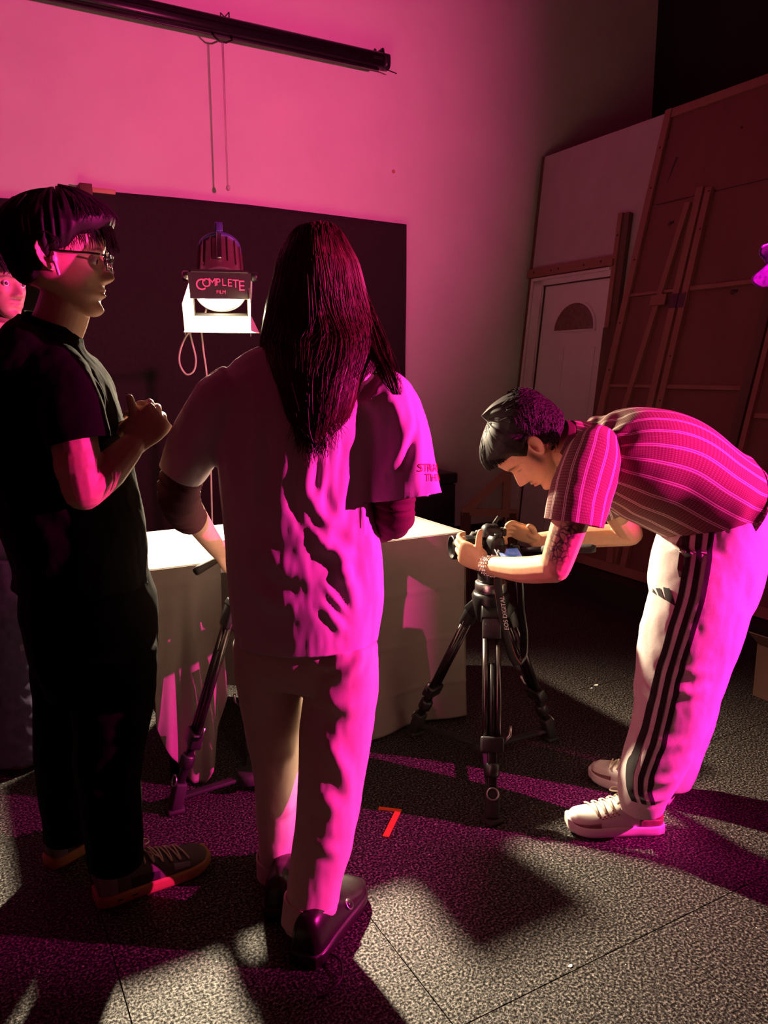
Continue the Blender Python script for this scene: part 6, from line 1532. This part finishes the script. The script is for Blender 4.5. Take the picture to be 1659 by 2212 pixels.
    # slanted pocket opening
    pk = drape(ribbon([p[:] for p in smooth_path([Vector((1.773, 1.386, 0.959)), Vector((1.754, 1.397, 0.910)), Vector((1.741, 1.404, 0.863)), Vector((1.744, 1.402, 0.819))], 6)], RV*0.004, 2), bt, AV, 0.004)
    part('pocket_piping', pk, 'grey_fleece', tr)
    pk = drape(ribbon([p[:] for p in smooth_path([Vector((1.776, 1.384, 0.949)), Vector((1.761, 1.393, 0.910)), Vector((1.753, 1.398, 0.863)), Vector((1.748, 1.400, 0.822))], 6)], RV*0.007, 2), bt, AV, 0.002)
    part('pocket_opening', pk, 'maroon_knit', tr)
    # three-bar chest-style emblem on the thigh
    for quad in ([(1.754, 1.483, 0.786), (1.764, 1.477, 0.787), (1.774, 1.471, 0.741), (1.756, 1.482, 0.753)], [(1.743, 1.489, 0.776), (1.750, 1.485, 0.780), (1.754, 1.483, 0.753), (1.746, 1.487, 0.758)], [(1.735, 1.493, 0.768), (1.740, 1.491, 0.772), (1.743, 1.489, 0.758), (1.738, 1.492, 0.761)]):
        n_ = 6; A = [np.array(q) for q in quad]; Vq = []; Fq = []
        for i in range(n_+1):
            for j in range(n_+1):
                a, c = i/n_, j/n_; Vq.append((A[0]*(1-c)+A[1]*c)*(1-a) + (A[3]*(1-c)+A[2]*c)*a)
        for i in range(n_):
            for j in range(n_): Fq.append((i*(n_+1)+j, i*(n_+1)+j+1, (i+1)*(n_+1)+j+1, (i+1)*(n_+1)+j))
        part('emblem_bar', drape((np.array(Vq), Fq), bt, AV, 0.0018), 'stripe_black', tr)
    # ---- sneakers
    smt = ('shoe_white', 'shoe_white', 'lace_cream')
    trm = [('toe_guard', 'shoe_brown', (-0.035, 0.05, 0.66, 0.985)), ('toe_guard', 'shoe_brown', (0.45, 0.535, 0.66, 0.985)), ('heel_counter', 'shoe_maroon', (0.40, 0.60, 0.01, 0.22)), ('heel_counter', 'shoe_maroon', (-0.10, 0.06, 0.01, 0.22)), ('heel_guard', 'shoe_brown', (0.44, 0.53, 0.02, 0.30)), ('ankle_panel', 'shoe_maroon', (0.60, 0.66, 0.30, 0.44)), ('ankle_panel', 'shoe_maroon', (-0.16, -0.10, 0.30, 0.44))]
    U, T, up, So = shoe(b, (1.810, 1.478, 0.000), (1.558, 1.618, 0.000), smt, trims=trm, hi=1.12, wid=1.08)
    for k in range(10):
        e = up.eval(np.array([0.585 + 0.02*(k % 2)]), np.array([0.50 + 0.018*k]), 0.0006)[0]
        part('eyelet', T(ellipsoid(e, (0.0028, 0.0028, 0.0028), nu=8, nv=6)), 'shoe_maroon', U)
    shoe(b, (1.962, 1.566, 0.000), (1.852, 1.817, 0.000), smt, trims=trm, hi=1.12, wid=1.08)
    # ---- watch and bracelets
    wc = np.array((1.409, 1.876, 0.805)); wd_ = np.array((1.410, 1.881, 0.805))-np.array((1.406, 1.689, 0.833)); wd_ /= np.linalg.norm(wd_)
    s_ = np.cross(wd_, ZV); s_ /= np.linalg.norm(s_); t_ = np.cross(s_, wd_)
    for off, r, n in ((-0.028, .0305, 18), (-0.042, .0325, 20), (-0.012, .0295, 16)):
        br = part('bracelet', tube([wc + wd_*off + (s_*math.cos(a)+t_*math.sin(a))*r for a in np.linspace(0, 2*math.pi, 24, endpoint=False)], 0.0022, 6, closed=True), 'steel_bright', b)
        for k in range(n):
            a = 2*math.pi*k/n; part('link', ellipsoid(wc + wd_*off + (s_*math.cos(a)+t_*math.sin(a))*r, (.0042, .0042, .0034), nu=8, nv=5), 'steel_bright', br)
    # ---- hair: slick top, short sides, fuller at the back
    def hl(T): return np.interp(np.abs(np.angle(np.exp(1j*(T-math.pi/2)))), [0, .5, .9, 1.15, 1.5, 1.8, 2.2, 2.6, 3.15], [.182, .176, .165, .128, .140, .125, .075, .058, .052])
    def tk(T, Z):
        a = np.abs(np.angle(np.exp(1j*(T-math.pi/2)))); top = np.clip((Z-.15)/.05, 0, 1); bk = np.clip((a-1.7)/.8, 0, 1)*np.clip((Z-.07)/.03, 0, 1)
        return .004 + .022*top + .026*bk
    hc = part('hair', HX(hair_cap(hl, tk, 9, ridge=.0012, rfreq=60, z0=.04)), 'hair_black', b)
    r_ = np.random.default_rng(2); paths = []
    for k in range(2000):                    # combed back from the forehead over the crown
        x = r_.normal(0, .034); n = 14; t = np.linspace(0, 1, n); a0 = math.radians(r_.uniform(24, 60)); a1 = a0 + math.radians(r_.uniform(50, 110)); al = a0+(a1-a0)*t
        lat = np.clip(1-(x/.080)**2, .05, 1)**.5; th_ = .029 + .010*np.exp(-((al-.7)/.35)**2)
        paths.append(np.stack([x*(1+.1*t)+.003*np.sin(t*6+k), -.004+(.100+th_)*lat*np.cos(al), .135+(.098+th_-.004)*lat*np.sin(al)], 1) + r_.normal(0, .0012, 3))
    for k in range(900):                     # curly back
        T0 = -math.pi/2 + float(np.clip(r_.normal(0, .7), -1.25, 1.25)); z0 = r_.uniform(.09, .215); n = 9; t = np.linspace(0, 1, n)
        th_ = T0 + .10*np.sin(t*7+k); z = np.clip(z0 - .035*t + .004*np.cos(t*7+k), .05, .232)
        paths.append(head_base(th_, z, tk(th_, z) + .003 + .005*np.abs(np.sin(t*5+k))))
    part('hair_strands', HX(strands(paths, .0011, .0006)), 'hair_black', hc)
    return b
man_bent()
